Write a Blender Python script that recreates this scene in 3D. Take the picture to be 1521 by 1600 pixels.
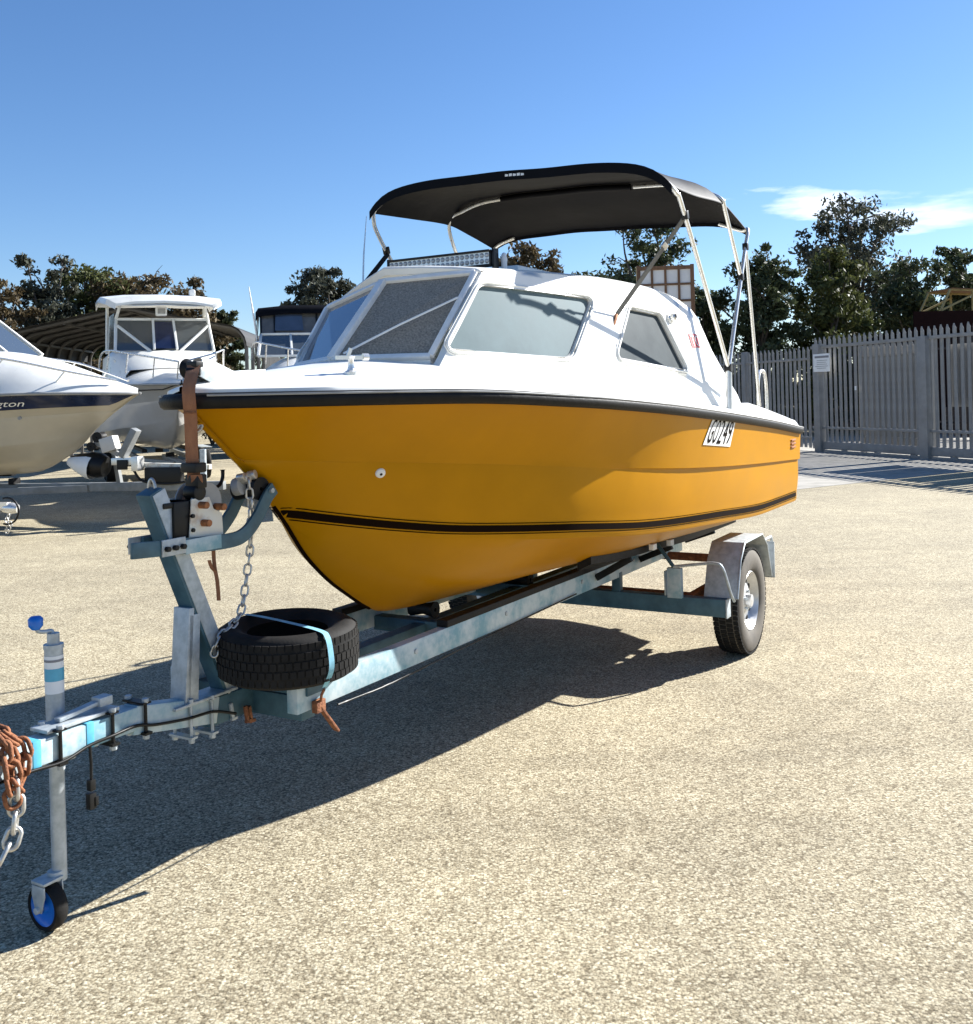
import bpy, bmesh, math, random
import numpy as np
from mathutils import Vector, Matrix
for o in list(bpy.data.objects): bpy.data.objects.remove(o)
scene = bpy.context.scene
COL = scene.collection
R = math.radians
rng = np.random.default_rng(7)
random.seed(7)

# ------------------------------------------------------------------ camera
F, H, CX, CY, ROLL = 1550.0, 1.65, 760.5, 620.0, R(1.55)       # photo pixels (1521 x 1600), metres
cam_d = bpy.data.cameras.new("camera"); cam = bpy.data.objects.new("camera", cam_d); COL.objects.link(cam)
cam_d.sensor_fit = 'HORIZONTAL'; cam_d.sensor_width = 36; cam_d.lens = 36 * F / 1521
cam_d.shift_y = -(800 - CY) / 1521; cam_d.clip_end = 3000; cam_d.clip_start = 0.05
c_, s_ = math.cos(ROLL), math.sin(ROLL)
cam.matrix_world = Matrix(((c_, s_, 0, 0), (0, 0, -1, 0), (-s_, c_, 0, H), (0, 0, 0, 1)))
scene.camera = cam
scene.render.resolution_x, scene.render.resolution_y = 973, 1024

# ------------------------------------------------------------------ world and sun
SUN_AZ, SUN_EL = math.atan2(.887, 1.46), R(30.3)                  # azimuth counted from +X
world = bpy.data.worlds.new("World"); scene.world = world; world.use_nodes = True
wn = world.node_tree; wn.nodes.clear()
def wnode(t, **k):
    n = wn.nodes.new(t)
    for a, b in k.items(): setattr(n, a, b)
    return n
sky = wnode('ShaderNodeTexSky', sky_type='NISHITA', sun_disc=False, sun_elevation=SUN_EL,
            sun_rotation=math.pi / 2 - SUN_AZ, air_density=1.0, dust_density=0.15, ozone_density=4.0)
bg = wnode('ShaderNodeBackground'); bg.inputs[1].default_value = 0.055
tc = wnode('ShaderNodeTexCoord'); sep = wnode('ShaderNodeSeparateXYZ')
wn.links.new(tc.outputs['Generated'], sep.inputs[0])
# thin fair-weather cloud all round, low above the horizon
div = wnode('ShaderNodeVectorMath', operation='MULTIPLY'); div.inputs[1].default_value = (1, 1, 5.0)
off = wnode('ShaderNodeVectorMath', operation='ADD'); off.inputs[1].default_value = (7.7, 8.1, 1.2)
vrot = wnode('ShaderNodeVectorRotate', rotation_type='Z_AXIS'); vrot.inputs['Angle'].default_value = .36
wn.links.new(tc.outputs['Generated'], vrot.inputs['Vector']); wn.links.new(vrot.outputs[0], div.inputs[0])
cn = wnode('ShaderNodeTexNoise'); cn.inputs['Scale'].default_value = 2.6; cn.inputs['Detail'].default_value = 9; cn.inputs['Roughness'].default_value = .56
wn.links.new(div.outputs[0], off.inputs[0]); wn.links.new(off.outputs[0], cn.inputs['Vector'])
cr = wnode('ShaderNodeValToRGB'); cr.color_ramp.elements[0].position = .585; cr.color_ramp.elements[1].position = .69
wn.links.new(cn.outputs['Fac'], cr.inputs[0])
band = wnode('ShaderNodeMapRange'); band.inputs[1].default_value = .27; band.inputs[2].default_value = .20
wn.links.new(sep.outputs[2], band.inputs[0])
mul = wnode('ShaderNodeMath', operation='MULTIPLY'); wn.links.new(cr.outputs[0], mul.inputs[0]); wn.links.new(band.outputs[0], mul.inputs[1])
cov = wnode('ShaderNodeTexNoise'); cov.inputs['Scale'].default_value = 1.1; cov.inputs['Detail'].default_value = 1          # cover varies round the sky
cof = wnode('ShaderNodeVectorMath', operation='ADD'); cof.inputs[1].default_value = (4.2, 1.5, .1); wn.links.new(tc.outputs['Generated'], cof.inputs[0]); wn.links.new(cof.outputs[0], cov.inputs['Vector'])
cvr = wnode('ShaderNodeMapRange'); cvr.inputs[1].default_value = .46; cvr.inputs[2].default_value = .54; wn.links.new(cov.outputs['Fac'], cvr.inputs[0])
mul2 = wnode('ShaderNodeMath', operation='MULTIPLY'); wn.links.new(mul.outputs[0], mul2.inputs[0]); wn.links.new(cvr.outputs[0], mul2.inputs[1])
mixc = wnode('ShaderNodeMix', data_type='RGBA'); mixc.inputs['B'].default_value = (11, 11.3, 11.8, 1)
hs = wnode('ShaderNodeHueSaturation'); hs.inputs['Saturation'].default_value = 1.12
wn.links.new(sky.outputs[0], hs.inputs['Color'])
tint = wnode('ShaderNodeMix', data_type='RGBA', blend_type='MULTIPLY'); tint.inputs['Factor'].default_value = 1; tint.inputs['B'].default_value = (1.0, 1.0, 1.09, 1)
wn.links.new(hs.outputs[0], tint.inputs['A'])
wn.links.new(mul2.outputs[0], mixc.inputs['Factor']); wn.links.new(tint.outputs['Result'], mixc.inputs['A'])
wn.links.new(mixc.outputs['Result'], bg.inputs[0])
wo = wnode('ShaderNodeOutputWorld'); wn.links.new(bg.outputs[0], wo.inputs[0])
sd = bpy.data.lights.new("sun", 'SUN'); sun = bpy.data.objects.new("sun", sd); COL.objects.link(sun)
sd.energy = 5.0; sd.angle = R(.53); sd.color = (1, .982, .945)
sv = Vector((math.cos(SUN_AZ) * math.cos(SUN_EL), math.sin(SUN_AZ) * math.cos(SUN_EL), math.sin(SUN_EL)))
sun.rotation_euler = sv.to_track_quat('Z', 'Y').to_euler(); sun.location = sv * 40
vs = scene.view_settings; vs.view_transform = 'Standard'; vs.look = 'None'; vs.gamma = 1; vs.use_curve_mapping = False
vs.exposure = 1.45

# ------------------------------------------------------------------ pixel -> place
def ray(px, py):
    dx, dy = px - CX, py - CY
    return np.array([dx / F * c_ - dy / F * s_, 1.0, -dx / F * s_ - dy / F * c_])
def at_depth(px, py, Y):
    r = ray(px, py); return Vector((r[0] * Y, Y, H + r[2] * Y))
def on_ground(px, py, z=0.):
    r = ray(px, py); t = (z - H) / r[2]; return Vector((r[0] * t, t, z))

# ------------------------------------------------------------------ mesh helpers
def pchip(xs, ys):
    xs = np.array(xs, float); ys = np.array(ys, float); h = np.diff(xs); dl = np.diff(ys) / h
    m = np.zeros_like(xs)
    for i in range(1, len(xs) - 1):
        if dl[i - 1] * dl[i] > 0:
            w1, w2 = 2 * h[i] + h[i - 1], h[i] + 2 * h[i - 1]; m[i] = (w1 + w2) / (w1 / dl[i - 1] + w2 / dl[i])
    m[0], m[-1] = dl[0], dl[-1]
    def f(x):
        x = min(max(x, xs[0]), xs[-1]); i = min(int(np.searchsorted(xs, x, side='right')) - 1, len(xs) - 2); i = max(i, 0)
        t = (x - xs[i]) / h[i]
        return float((2 * t**3 - 3 * t**2 + 1) * ys[i] + (t**3 - 2 * t**2 + t) * h[i] * m[i] + (-2 * t**3 + 3 * t**2) * ys[i + 1] + (t**3 - t**2) * h[i] * m[i + 1])
    return f

class MB:
    def __init__(s, flip=False): s.v = []; s.f = []; s.flip = flip
    def add(s, vs_, fs):
        k = len(s.v); s.v += [tuple(map(float, p)) for p in vs_]; s.f += [tuple(i + k for i in f) for f in fs]; return s
    def box(s, c, size, rot=None):
        c = Vector(c); hx, hy, hz = size[0] / 2, size[1] / 2, size[2] / 2
        P = [Vector((x, y, z)) for x in (-hx, hx) for y in (-hy, hy) for z in (-hz, hz)]
        if rot is not None: P = [rot @ p for p in P]
        return s.add([c + p for p in P], [(0, 1, 3, 2), (4, 6, 7, 5), (0, 4, 5, 1), (2, 3, 7, 6), (0, 2, 6, 4), (1, 5, 7, 3)])
    def bar(s, p0, p1, w, h, up=(0, 0, 1)):
        p0, p1 = Vector(p0), Vector(p1); d = (p1 - p0).normalized(); side = d.cross(Vector(up))
        if side.length < 1e-4: side = d.cross(Vector((1, 0, 0)))
        side.normalize(); u = side.cross(d).normalized()
        q = []
        for p in (p0, p1):
            for a, b in ((-1, -1), (1, -1), (1, 1), (-1, 1)): q.append(p + side * a * w / 2 + u * b * h / 2)
        return s.add(q, [(0, 1, 2, 3), (7, 6, 5, 4), (0, 4, 5, 1), (1, 5, 6, 2), (2, 6, 7, 3), (3, 7, 4, 0)])
    def tube(s, pts, r, n=10, closed=False):
        pts = [Vector(p) for p in pts]; m = len(pts); rings = []
        ref = None
        for i, p in enumerate(pts):
            if closed: t = pts[(i + 1) % m] - pts[i - 1]
            else: t = pts[min(i + 1, m - 1)] - pts[max(i - 1, 0)]
            t.normalize()
            if ref is None:
                ref = t.cross(Vector((0, 0, 1)))
                if ref.length < .1: ref = t.cross(Vector((1, 0, 0)))
            ref = (ref - t * ref.dot(t)).normalized(); b = t.cross(ref)
            rr = r[i] if isinstance(r, (list, tuple)) else r
            rings.append([p + (ref * math.cos(2 * math.pi * k / n) + b * math.sin(2 * math.pi * k / n)) * rr for k in range(n)])
        vs_ = [q for g in rings for q in g]; fs = []
        for i in range(m if closed else m - 1):
            j = (i + 1) % m
            for k in range(n): fs.append((i * n + k, i * n + (k + 1) % n, j * n + (k + 1) % n, j * n + k))
        if not closed: fs += [tuple(range(n))[::-1], tuple((m - 1) * n + k for k in range(n))]
        return s.add(vs_, fs)
    def lathe(s, prof, c, axis, n=32, closed=False):
        c = Vector(c); a = Vector(axis).normalized(); x = a.cross(Vector((0, 0, 1)))
        if x.length < .1: x = a.cross(Vector((1, 0, 0)))
        x.normalize(); y = a.cross(x); vs_ = []; fs = []; m = len(prof)
        for k in range(n):
            d = x * math.cos(2 * math.pi * k / n) + y * math.sin(2 * math.pi * k / n)
            for r, h in prof: vs_.append(c + d * r + a * h)
        for k in range(n):
            j = (k + 1) % n
            for i in range(m if closed else m - 1):
                i2 = (i + 1) % m
                fs.append((k * m + i, k * m + i2, j * m + i2, j * m + i))
        return s.add(vs_, fs)
    def cyl(s, c, axis, r, h, n=20): return s.lathe([(1e-4, -h / 2), (r, -h / 2), (r, h / 2), (1e-4, h / 2)], c, axis, n)
    def prism(s, poly, off):
        off = Vector(off); n = len(poly); A = [Vector(p) for p in poly]
        return s.add(A + [p + off for p in A], [tuple(range(n)), tuple(range(2 * n - 1, n - 1, -1))] + [(i, i + n, (i + 1) % n + n, (i + 1) % n) for i in range(n)])
    def grid(s, rows, close_u=False):
        m = len(rows[0]); n = len(rows); fs = []
        for i in range(n - 1 + (1 if close_u else 0)):
            for k in range(m - 1): fs.append((i * m + k, i * m + k + 1, ((i + 1) % n) * m + k + 1, ((i + 1) % n) * m + k))
        return s.add([p for r_ in rows for p in r_], fs)
    def mesh(s, name, smooth=0, bevel=0, weld=1e-5, seg=2):
        me = bpy.data.meshes.new(name); bm = bmesh.new()
        sg = -1 if s.flip else 1
        vv = [bm.verts.new((p[0], sg * p[1], p[2])) for p in s.v]
        for f in s.f:
            try: bm.faces.new([vv[i] for i in f])
            except ValueError: pass
        if weld: bmesh.ops.remove_doubles(bm, verts=bm.verts, dist=weld)
        bmesh.ops.dissolve_degenerate(bm, edges=bm.edges, dist=1e-6)
        bmesh.ops.recalc_face_normals(bm, faces=bm.faces)
        if bevel:
            ed = [e for e in bm.edges if len(e.link_faces) == 2 and e.calc_face_angle(0) > .5]
            bmesh.ops.bevel(bm, geom=ed, offset=bevel, segments=seg, affect='EDGES', profile=.6, clamp_overlap=True)
        bm.to_mesh(me); bm.free()
        if smooth or bevel:
            me.polygons.foreach_set('use_smooth', [True] * len(me.polygons)); me.set_sharp_from_angle(angle=R(smooth or 40))
        return me
    def build(s, name, mat, parent=None, smooth=0, bevel=0, **k):
        me = s.mesh(name, smooth, bevel, **k); me.materials.append(mat); return link(name, me, parent)
def link(name, me, parent=None):
    o = bpy.data.objects.new(name, me); COL.objects.link(o)
    if parent is not None: o.parent = parent
    return o
def tag(o, label=None, cat=None, group=None, kind=None):
    if label: o['label'] = label
    if cat: o['category'] = cat
    if group: o['group'] = group
    if kind: o['kind'] = kind
    return o
def thing(name, label, cat, loc=(0, 0, 0), rz=0, group=None):
    o = bpy.data.objects.new(name, None); COL.objects.link(o); o.empty_display_size = .2
    o.location = loc; o.rotation_euler = (0, 0, rz); return tag(o, label, cat, group)
def poly_with_holes(outer, holes, fn, cuts=3):
    """triangulated sheet in a 2D domain, mapped to 3D"""
    bm = bmesh.new(); es = []
    for loop in [outer] + holes:
        vs_ = [bm.verts.new((p[0], p[1], 0)) for p in loop]
        es += [bm.edges.new((vs_[i], vs_[(i + 1) % len(vs_)])) for i in range(len(vs_))]
    bmesh.ops.triangle_fill(bm, use_beauty=True, use_dissolve=False, edges=es)
    bmesh.ops.subdivide_edges(bm, edges=bm.edges[:], cuts=cuts, use_grid_fill=True)
    bm.verts.index_update()
    V = [fn(v.co.x, v.co.y) for v in bm.verts]; Fc = [tuple(v.index for v in f.verts) for f in bm.faces]; bm.free()
    return V, Fc
def round_poly(pts, r, n=5):
    out = []; m = len(pts)
    for i in range(m):
        p = Vector(pts[i]); a = Vector(pts[i - 1]) - p; b = Vector(pts[(i + 1) % m]) - p
        rr = min(r if not isinstance(r, (list, tuple)) else r[i], a.length * .45, b.length * .45)
        A = p + a.normalized() * rr; B = p + b.normalized() * rr
        for k in range(n + 1):
            t = k / n; out.append(tuple((1 - t)**2 * A + 2 * t * (1 - t) * p + t * t * B))
    return out
def smooth_path(pts, n=8):
    P = [Vector(p) for p in pts]; out = []
    for i in range(len(P) - 1):
        p0, p1, p2, p3 = P[max(i - 1, 0)], P[i], P[i + 1], P[min(i + 2, len(P) - 1)]
        for k in range(n):
            t = k / n
            out.append(.5 * ((2 * p1) + (p2 - p0) * t + (2 * p0 - 5 * p1 + 4 * p2 - p3) * t * t + (3 * p1 - p0 - 3 * p2 + p3) * t**3))
    return out + [P[-1]]
def text_mesh(txt, size=1., shear=0.):
    cu = bpy.data.curves.new("txt", 'FONT'); cu.body = txt; cu.size = size; cu.shear = shear; cu.resolution_u = 3
    o = bpy.data.objects.new("txt", cu); COL.objects.link(o)
    bpy.context.view_layer.update()
    me = bpy.data.meshes.new_from_object(o.evaluated_get(bpy.context.evaluated_depsgraph_get()))
    V = [tuple(v.co) for v in me.vertices]; Fc = [tuple(p.vertices) for p in me.polygons]
    bpy.data.objects.remove(o); bpy.data.curves.remove(cu); bpy.data.meshes.remove(me)
    return V, Fc

# ------------------------------------------------------------------ materials
def mat(name, col, rough=.5, metal=0., var=.0, vscale=6., col2=None, bump=0., bscale=40., coat=0., spec=.5, ramp=(.35, .65), detail=6, stretch=None, rvar=0., sheen=0.):
    m = bpy.data.materials.new(name); m.use_nodes = True; nt = m.node_tree; b = nt.nodes['Principled BSDF']
    b.inputs['Base Color'].default_value = (*col, 1); b.inputs['Roughness'].default_value = rough; b.inputs['Metallic'].default_value = metal
    b.inputs['Coat Weight'].default_value = coat; b.inputs['Coat Roughness'].default_value = .08; b.inputs['Specular IOR Level'].default_value = spec
    if sheen: b.inputs['Sheen Weight'].default_value = sheen
    if var or col2 or bump or rvar:
        t = nt.nodes.new('ShaderNodeTexCoord'); src = t.outputs['Object']
        if stretch:
            mp = nt.nodes.new('ShaderNodeMapping'); mp.inputs['Scale'].default_value = stretch; nt.links.new(src, mp.inputs[0]); src = mp.outputs[0]
        n = nt.nodes.new('ShaderNodeTexNoise'); n.inputs['Scale'].default_value = vscale; n.inputs['Detail'].default_value = detail; n.inputs['Roughness'].default_value = .62
        nt.links.new(src, n.inputs['Vector'])
        rp = nt.nodes.new('ShaderNodeValToRGB'); rp.color_ramp.elements[0].position, rp.color_ramp.elements[1].position = ramp
        c2 = col2 or tuple(min(1, x * (1 - var)) for x in col)
        rp.color_ramp.elements[0].color = (*c2, 1); rp.color_ramp.elements[1].color = (*col, 1)
        nt.links.new(n.outputs['Fac'], rp.inputs[0]); nt.links.new(rp.outputs[0], b.inputs['Base Color'])
        if rvar:
            mr = nt.nodes.new('ShaderNodeMapRange'); mr.inputs[3].default_value = max(0, rough - rvar); mr.inputs[4].default_value = min(1, rough + rvar)
            nt.links.new(n.outputs['Fac'], mr.inputs[0]); nt.links.new(mr.outputs[0], b.inputs['Roughness'])
        if bump:
            n2 = nt.nodes.new('ShaderNodeTexNoise'); n2.inputs['Scale'].default_value = bscale; n2.inputs['Detail'].default_value = 4
            nt.links.new(src, n2.inputs['Vector'])
            bp = nt.nodes.new('ShaderNodeBump'); bp.inputs['Strength'].default_value = bump; bp.inputs['Distance'].default_value = .01
            nt.links.new(n2.outputs['Fac'], bp.inputs['Height']); nt.links.new(bp.outputs[0], b.inputs['Normal'])
    return m
M = {}
M['yellow'] = mat('yellow_gelcoat', (.485, .215, .0003), .36, var=.10, vscale=3, coat=.0, spec=.13, bump=.015, bscale=9, rvar=.08)
M['white'] = mat('white_gelcoat', (.80, .79, .74), .3, var=.07, vscale=4, coat=.15, rvar=.1)
M['rubber'] = mat('black_rubber', (.006, .006, .006), .55, vscale=14, col2=(.012, .011, .0105), bump=.15, bscale=60, spec=.22)
M['black'] = mat('black_paint', (.006, .006, .006), .45, var=.3, vscale=20, spec=.3)
M['vinyl'] = mat('black_vinyl', (.009, .004, .002), .75, spec=.04)
M['steel'] = mat('polished_steel', (.80, .79, .76), .28, .65, var=.12, vscale=20, rvar=.08)
M['alu'] = mat('dull_aluminium', (.68, .68, .66), .38, .85, var=.15, vscale=18, rvar=.1)
M['galv'] = mat('galvanised_steel', (.50, .54, .56), .5, .35, col2=(.34, .38, .40), vscale=28, bump=.04, bscale=80, rvar=.12)
M['galvblue'] = mat('worn_blue_galvanised', (.50, .575, .59), .5, .12, col2=(.17, .335, .40), vscale=7, ramp=(.38, .58), detail=9, bump=.04, bscale=60, rvar=.1)
M['bluesteel'] = mat('blue_painted_steel', (.060, .135, .175), .5, .1, col2=(.03, .078, .105), vscale=9, bump=.04, bscale=70, rvar=.1)
M['bluepaint'] = mat('sky_blue_paint', (.10, .42, .58), .45, var=.2, vscale=20)
M['blueplastic'] = mat('blue_plastic', (.01, .16, .62), .3, var=.1, vscale=10)
M['rust'] = mat('rusty_steel', (.30, .12, .05), .8, .2, col2=(.14, .05, .025), vscale=35, bump=.4, bscale=120)
M['copper'] = mat('rusty_bolt', (.42, .17, .07), .55, .5, col2=(.2, .08, .03), vscale=40)
M['chain'] = mat('galvanised_chain', (.62, .61, .58), .4, .75, var=.3, vscale=40)
M['webbing'] = mat('brown_webbing', (.30, .14, .075), .85, col2=(.22, .095, .05), vscale=30, stretch=(1, 1, .2), bump=.3, bscale=260)
M['greyweb'] = mat('grey_webbing', (.16, .155, .14), .85, var=.2, vscale=30, bump=.2, bscale=260)
M['blueweb'] = mat('blue_webbing', (.25, .55, .68), .75, var=.25, vscale=30)
M['canvas'] = mat('navy_canvas', (.0026, .0027, .0040), .6, col2=(.004, .004, .006), vscale=5, bump=.35, bscale=7, spec=.10)
M['dustglass'] = mat('dusty_side_glass', (.150, .200, .212), .5, col2=(.115, .155, .166), vscale=8, ramp=(.25, .8), coat=.0, rvar=.1, detail=10, spec=.04)
M['darkglass'] = mat('dusty_dark_glass', (.062, .078, .084), .45, col2=(.040, .050, .055), vscale=7, ramp=(.25, .8), coat=.0, rvar=.1, detail=10, spec=.04)
M['meshscreen'] = mat('grey_mesh_shade', (.40, .355, .29), .6, col2=(.15, .133, .108), vscale=120, ramp=(.3, .7), coat=.04, spec=.2)
M['blueglass'] = mat('sky_reflecting_glass', (.05, .07, .11), .06, .0, coat=1., spec=.9, var=.2, vscale=5)
M['tyre'] = mat('tyre_rubber', (.008, .0078, .0075), .75, col2=(.016, .015, .014), vscale=12, bump=.1, bscale=90, spec=.2)
M['tyreworn'] = mat('dusty_tyre_wall', (.05, .044, .038), .85, col2=(.11, .095, .075), vscale=9, ramp=(.4, .8))
M['rim'] = mat('silver_rim', (.66, .66, .65), .35, .5, var=.2, vscale=12)
M['cream'] = mat('cream_plate', (.75, .72, .62), .55, col2=(.5, .36, .24), vscale=14, ramp=(.3, .5))
M['grey'] = mat('grey_plastic', (.33, .33, .32), .5, var=.2, vscale=10)
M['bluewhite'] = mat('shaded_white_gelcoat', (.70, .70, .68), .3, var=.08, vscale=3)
M['beige'] = mat('ivory_gelcoat', (.50, .44, .33), .3, var=.1, vscale=2.5, coat=.1)
M['hullgrey'] = mat('pale_grey_gelcoat', (.50, .49, .47), .3, var=.1, vscale=2.5, coat=.1)
M['navy'] = mat('navy_gelcoat', (.012, .022, .065), .25, var=.3, vscale=4, coat=.3)
M['fence'] = mat('grey_powder_coat', (.29, .283, .268), .55, .1, var=.25, vscale=3, rvar=.1)
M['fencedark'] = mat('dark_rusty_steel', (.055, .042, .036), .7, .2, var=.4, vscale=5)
M['timber'] = mat('brown_timber', (.19, .10, .05), .75, var=.4, vscale=8, stretch=(1, 1, .15))
M['ply'] = mat('yellow_plywood', (.42, .33, .14), .75, var=.3, vscale=6)
M['panel'] = mat('white_panel', (.72, .71, .70), .6, var=.08, vscale=5)
M['paper'] = mat('notice_paper', (.82, .82, .80), .6, var=.06, vscale=8)
M['ink'] = mat('grey_ink', (.22, .22, .23), .7)
M['reds'] = mat('red_sticker', (.55, .03, .02), .4)
M['shed'] = mat('dark_shed_steel', (.030, .029, .028), .6, .2, var=.3, vscale=3)
M['shedrib'] = mat('grey_shed_frame', (.11, .105, .10), .55, .3, var=.2, vscale=5)
M['maroon'] = mat('maroon_sheet', (.013, .004, .004), .8, spec=.1, var=.3, vscale=3)
M['brick'] = mat('brown_block_wall', (.21, .16, .12), .85, col2=(.14, .10, .075), vscale=4)
M['clear'] = mat('tinted_screen', (.05, .06, .065), .08, coat=1., spec=.9)
M['clears'] = mat('clear_vinyl', (.13, .13, .125), .15, var=.4, vscale=3, coat=.6)
M['frame'] = mat('lit_alu_frame', (.85, .84, .80), .4, var=.12, vscale=14)  # aluminium whitened, its brightness in the light put into the colour
M['led'] = mat('led_reflector', (.55, .55, .54), .3, .3, var=.4, vscale=200)
M['greysteel'] = mat('trailer_grey_steel', (.24, .25, .25), .55, .3, var=.3, vscale=6)

def ground_material():
    m = bpy.data.materials.new('worn_asphalt'); m.use_nodes = True; nt = m.node_tree; b = nt.nodes['Principled BSDF']; L = nt.links.new
    t = nt.nodes.new('ShaderNodeTexCoord')
    def noise(s, d, r=.6):
        n = nt.nodes.new('ShaderNodeTexNoise'); n.inputs['Scale'].default_value = s; n.inputs['Detail'].default_value = d; n.inputs['Roughness'].default_value = r
        L(t.outputs['Object'], n.inputs['Vector']); return n.outputs['Fac']
    def ramp(src, stops):
        r = nt.nodes.new('ShaderNodeValToRGB'); e = r.color_ramp.elements
        while len(e) < len(stops): e.new(.5)
        for i, (p, c) in enumerate(stops): e[i].position = p; e[i].color = (*c, 1)
        L(src, r.inputs[0]); return r.outputs[0]
    def mix(a, bb, fac, mode='MIX'):
        x = nt.nodes.new('ShaderNodeMix'); x.data_type = 'RGBA'; x.blend_type = mode
        if isinstance(fac, float): x.inputs['Factor'].default_value = fac
        else: L(fac, x.inputs['Factor'])
        L(a, x.inputs['A']); L(bb, x.inputs['B']); return x.outputs['Result']
    vo = nt.nodes.new('ShaderNodeTexVoronoi'); vo.inputs['Scale'].default_value = 95; vo.inputs['Randomness'].default_value = 1
    wv = nt.nodes.new('ShaderNodeVectorMath'); wv.operation = 'ADD'
    ns = nt.nodes.new('ShaderNodeTexNoise'); ns.inputs['Scale'].default_value = 60; L(t.outputs['Object'], ns.inputs['Vector'])
    sc = nt.nodes.new('ShaderNodeVectorMath'); sc.operation = 'SCALE'; sc.inputs['Scale'].default_value = .012
    L(ns.outputs['Color'], sc.inputs[0]); L(t.outputs['Object'], wv.inputs[0]); L(sc.outputs[0], wv.inputs[1]); L(wv.outputs[0], vo.inputs['Vector'])
    sx = nt.nodes.new('ShaderNodeSeparateColor'); L(vo.outputs['Color'], sx.inputs[0])
    stone = ramp(sx.outputs[0], [(0, (.30, .25, .165)), (.35, (.51, .445, .31)), (.7, (.64, .57, .41)), (1, (.77, .70, .525))])
    gap = ramp(vo.outputs['Distance'], [(.40, (1, 1, 1)), (.80, (.42, .40, .37))])
    c1 = mix(stone, gap, .75, 'MULTIPLY')
    n1 = ramp(noise(105, 5, .75), [(.37, (.20, .19, .17)), (.47, (.68, .67, .65)), (.57, (1.05, 1.05, 1.05))])
    c1 = mix(c1, n1, .9, 'MULTIPLY')
    fine = ramp(noise(260, 3, .7), [(.33, (.66, .64, .60)), (.6, (1.0, 1.0, 1.0))])
    c2 = mix(c1, fine, .5, 'MULTIPLY')
    patch = ramp(noise(.55, 7, .65), [(.30, (.78, .77, .76)), (.62, (1.06, 1.05, 1.02))])
    c3 = mix(c2, patch, 1.0, 'MULTIPLY')
    mid = ramp(noise(5.5, 5, .6), [(.30, (.82, .82, .82)), (.62, (1.05, 1.05, 1.05))])
    c4 = mix(c3, mid, .8, 'MULTIPLY')
    st = nt.nodes.new('ShaderNodeMapping'); st.inputs['Scale'].default_value = (.16, 1.3, 1); st.inputs['Rotation'].default_value = (0, 0, -.5); L(t.outputs['Object'], st.inputs[0])
    nn = nt.nodes.new('ShaderNodeTexNoise'); nn.inputs['Scale'].default_value = 1.3; nn.inputs['Detail'].default_value = 8; L(st.outputs[0], nn.inputs['Vector'])
    tr = ramp(nn.outputs['Fac'], [(.34, (.84, .835, .83)), (.50, (1, 1, 1))])
    c5 = mix(c4, tr, .8, 'MULTIPLY')
    L(c5, b.inputs['Base Color']); b.inputs['Roughness'].default_value = .92; b.inputs['Specular IOR Level'].default_value = .25
    bp = nt.nodes.new('ShaderNodeBump'); bp.inputs['Strength'].default_value = .3; bp.inputs['Distance'].default_value = .004; bp.invert = True
    L(vo.outputs['Distance'], bp.inputs['Height']); L(bp.outputs[0], b.inputs['Normal'])
    return m
M['ground'] = ground_material()
M['concrete'] = mat('stained_concrete', (.36, .335, .29), .9, col2=(.25, .235, .20), vscale=2.5, bump=.2, bscale=60)
def leaf_mat(name, c1, c2):
    m = bpy.data.materials.new(name); m.use_nodes = True; nt = m.node_tree; b = nt.nodes['Principled BSDF']; L = nt.links.new
    g = nt.nodes.new('ShaderNodeNewGeometry'); r = nt.nodes.new('ShaderNodeValToRGB')
    r.color_ramp.elements[0].color = (*c1, 1); r.color_ramp.elements[1].color = (*c2, 1); L(g.outputs['Random Per Island'], r.inputs[0])
    L(r.outputs[0], b.inputs['Base Color']); b.inputs['Roughness'].default_value = .6; b.inputs['Specular IOR Level'].default_value = .2
    tl = nt.nodes.new('ShaderNodeBsdfTranslucent'); L(r.outputs[0], tl.inputs[0])
    mx = nt.nodes.new('ShaderNodeMixShader'); mx.inputs[0].default_value = .22; L(b.outputs[0], mx.inputs[1]); L(tl.outputs[0], mx.inputs[2])
    L(mx.outputs[0], nt.nodes['Material Output'].inputs[0]); return m
M['leafgreen'] = leaf_mat('gum_leaf_green', (.028, .040, .018), (.085, .10, .048))
M['leafbrown'] = leaf_mat('gum_leaf_brown', (.055, .042, .022), (.14, .105, .055))
M['leafgrey'] = leaf_mat('gum_leaf_grey', (.035, .040, .028), (.10, .105, .075))
M['leafolive'] = leaf_mat('bush_leaf_olive', (.045, .055, .016), (.12, .13, .045))
M['bark'] = mat('gum_bark', (.12, .10, .08), .85, col2=(.06, .05, .04), vscale=5)

# ------------------------------------------------------------------ ground
g = MB(); g.add([(-900, -60, 0), (900, -60, 0), (900, 1800, 0), (-900, 1800, 0)], [(0, 1, 2, 3)])
tag(g.build('ground', M['ground']), kind='structure')
a0, a1 = on_ground(1237, 766), on_ground(1521, 736)
dv = (a1 - a0).normalized(); A = a0 - dv * 3.2; B = a1 + dv * 12
g = MB(); up = Vector((-.316, .949, 0))
g.add([tuple(A + Vector((0, 0, .004))), tuple(B + Vector((0, 0, .004))), tuple(B + up * 10 + Vector((0, 0, .004))), tuple(A + up * 16 + Vector((0, 0, .004)))], [(0, 1, 2, 3)])
tag(g.build('gateway_pavement', M['concrete']), kind='structure')

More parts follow.
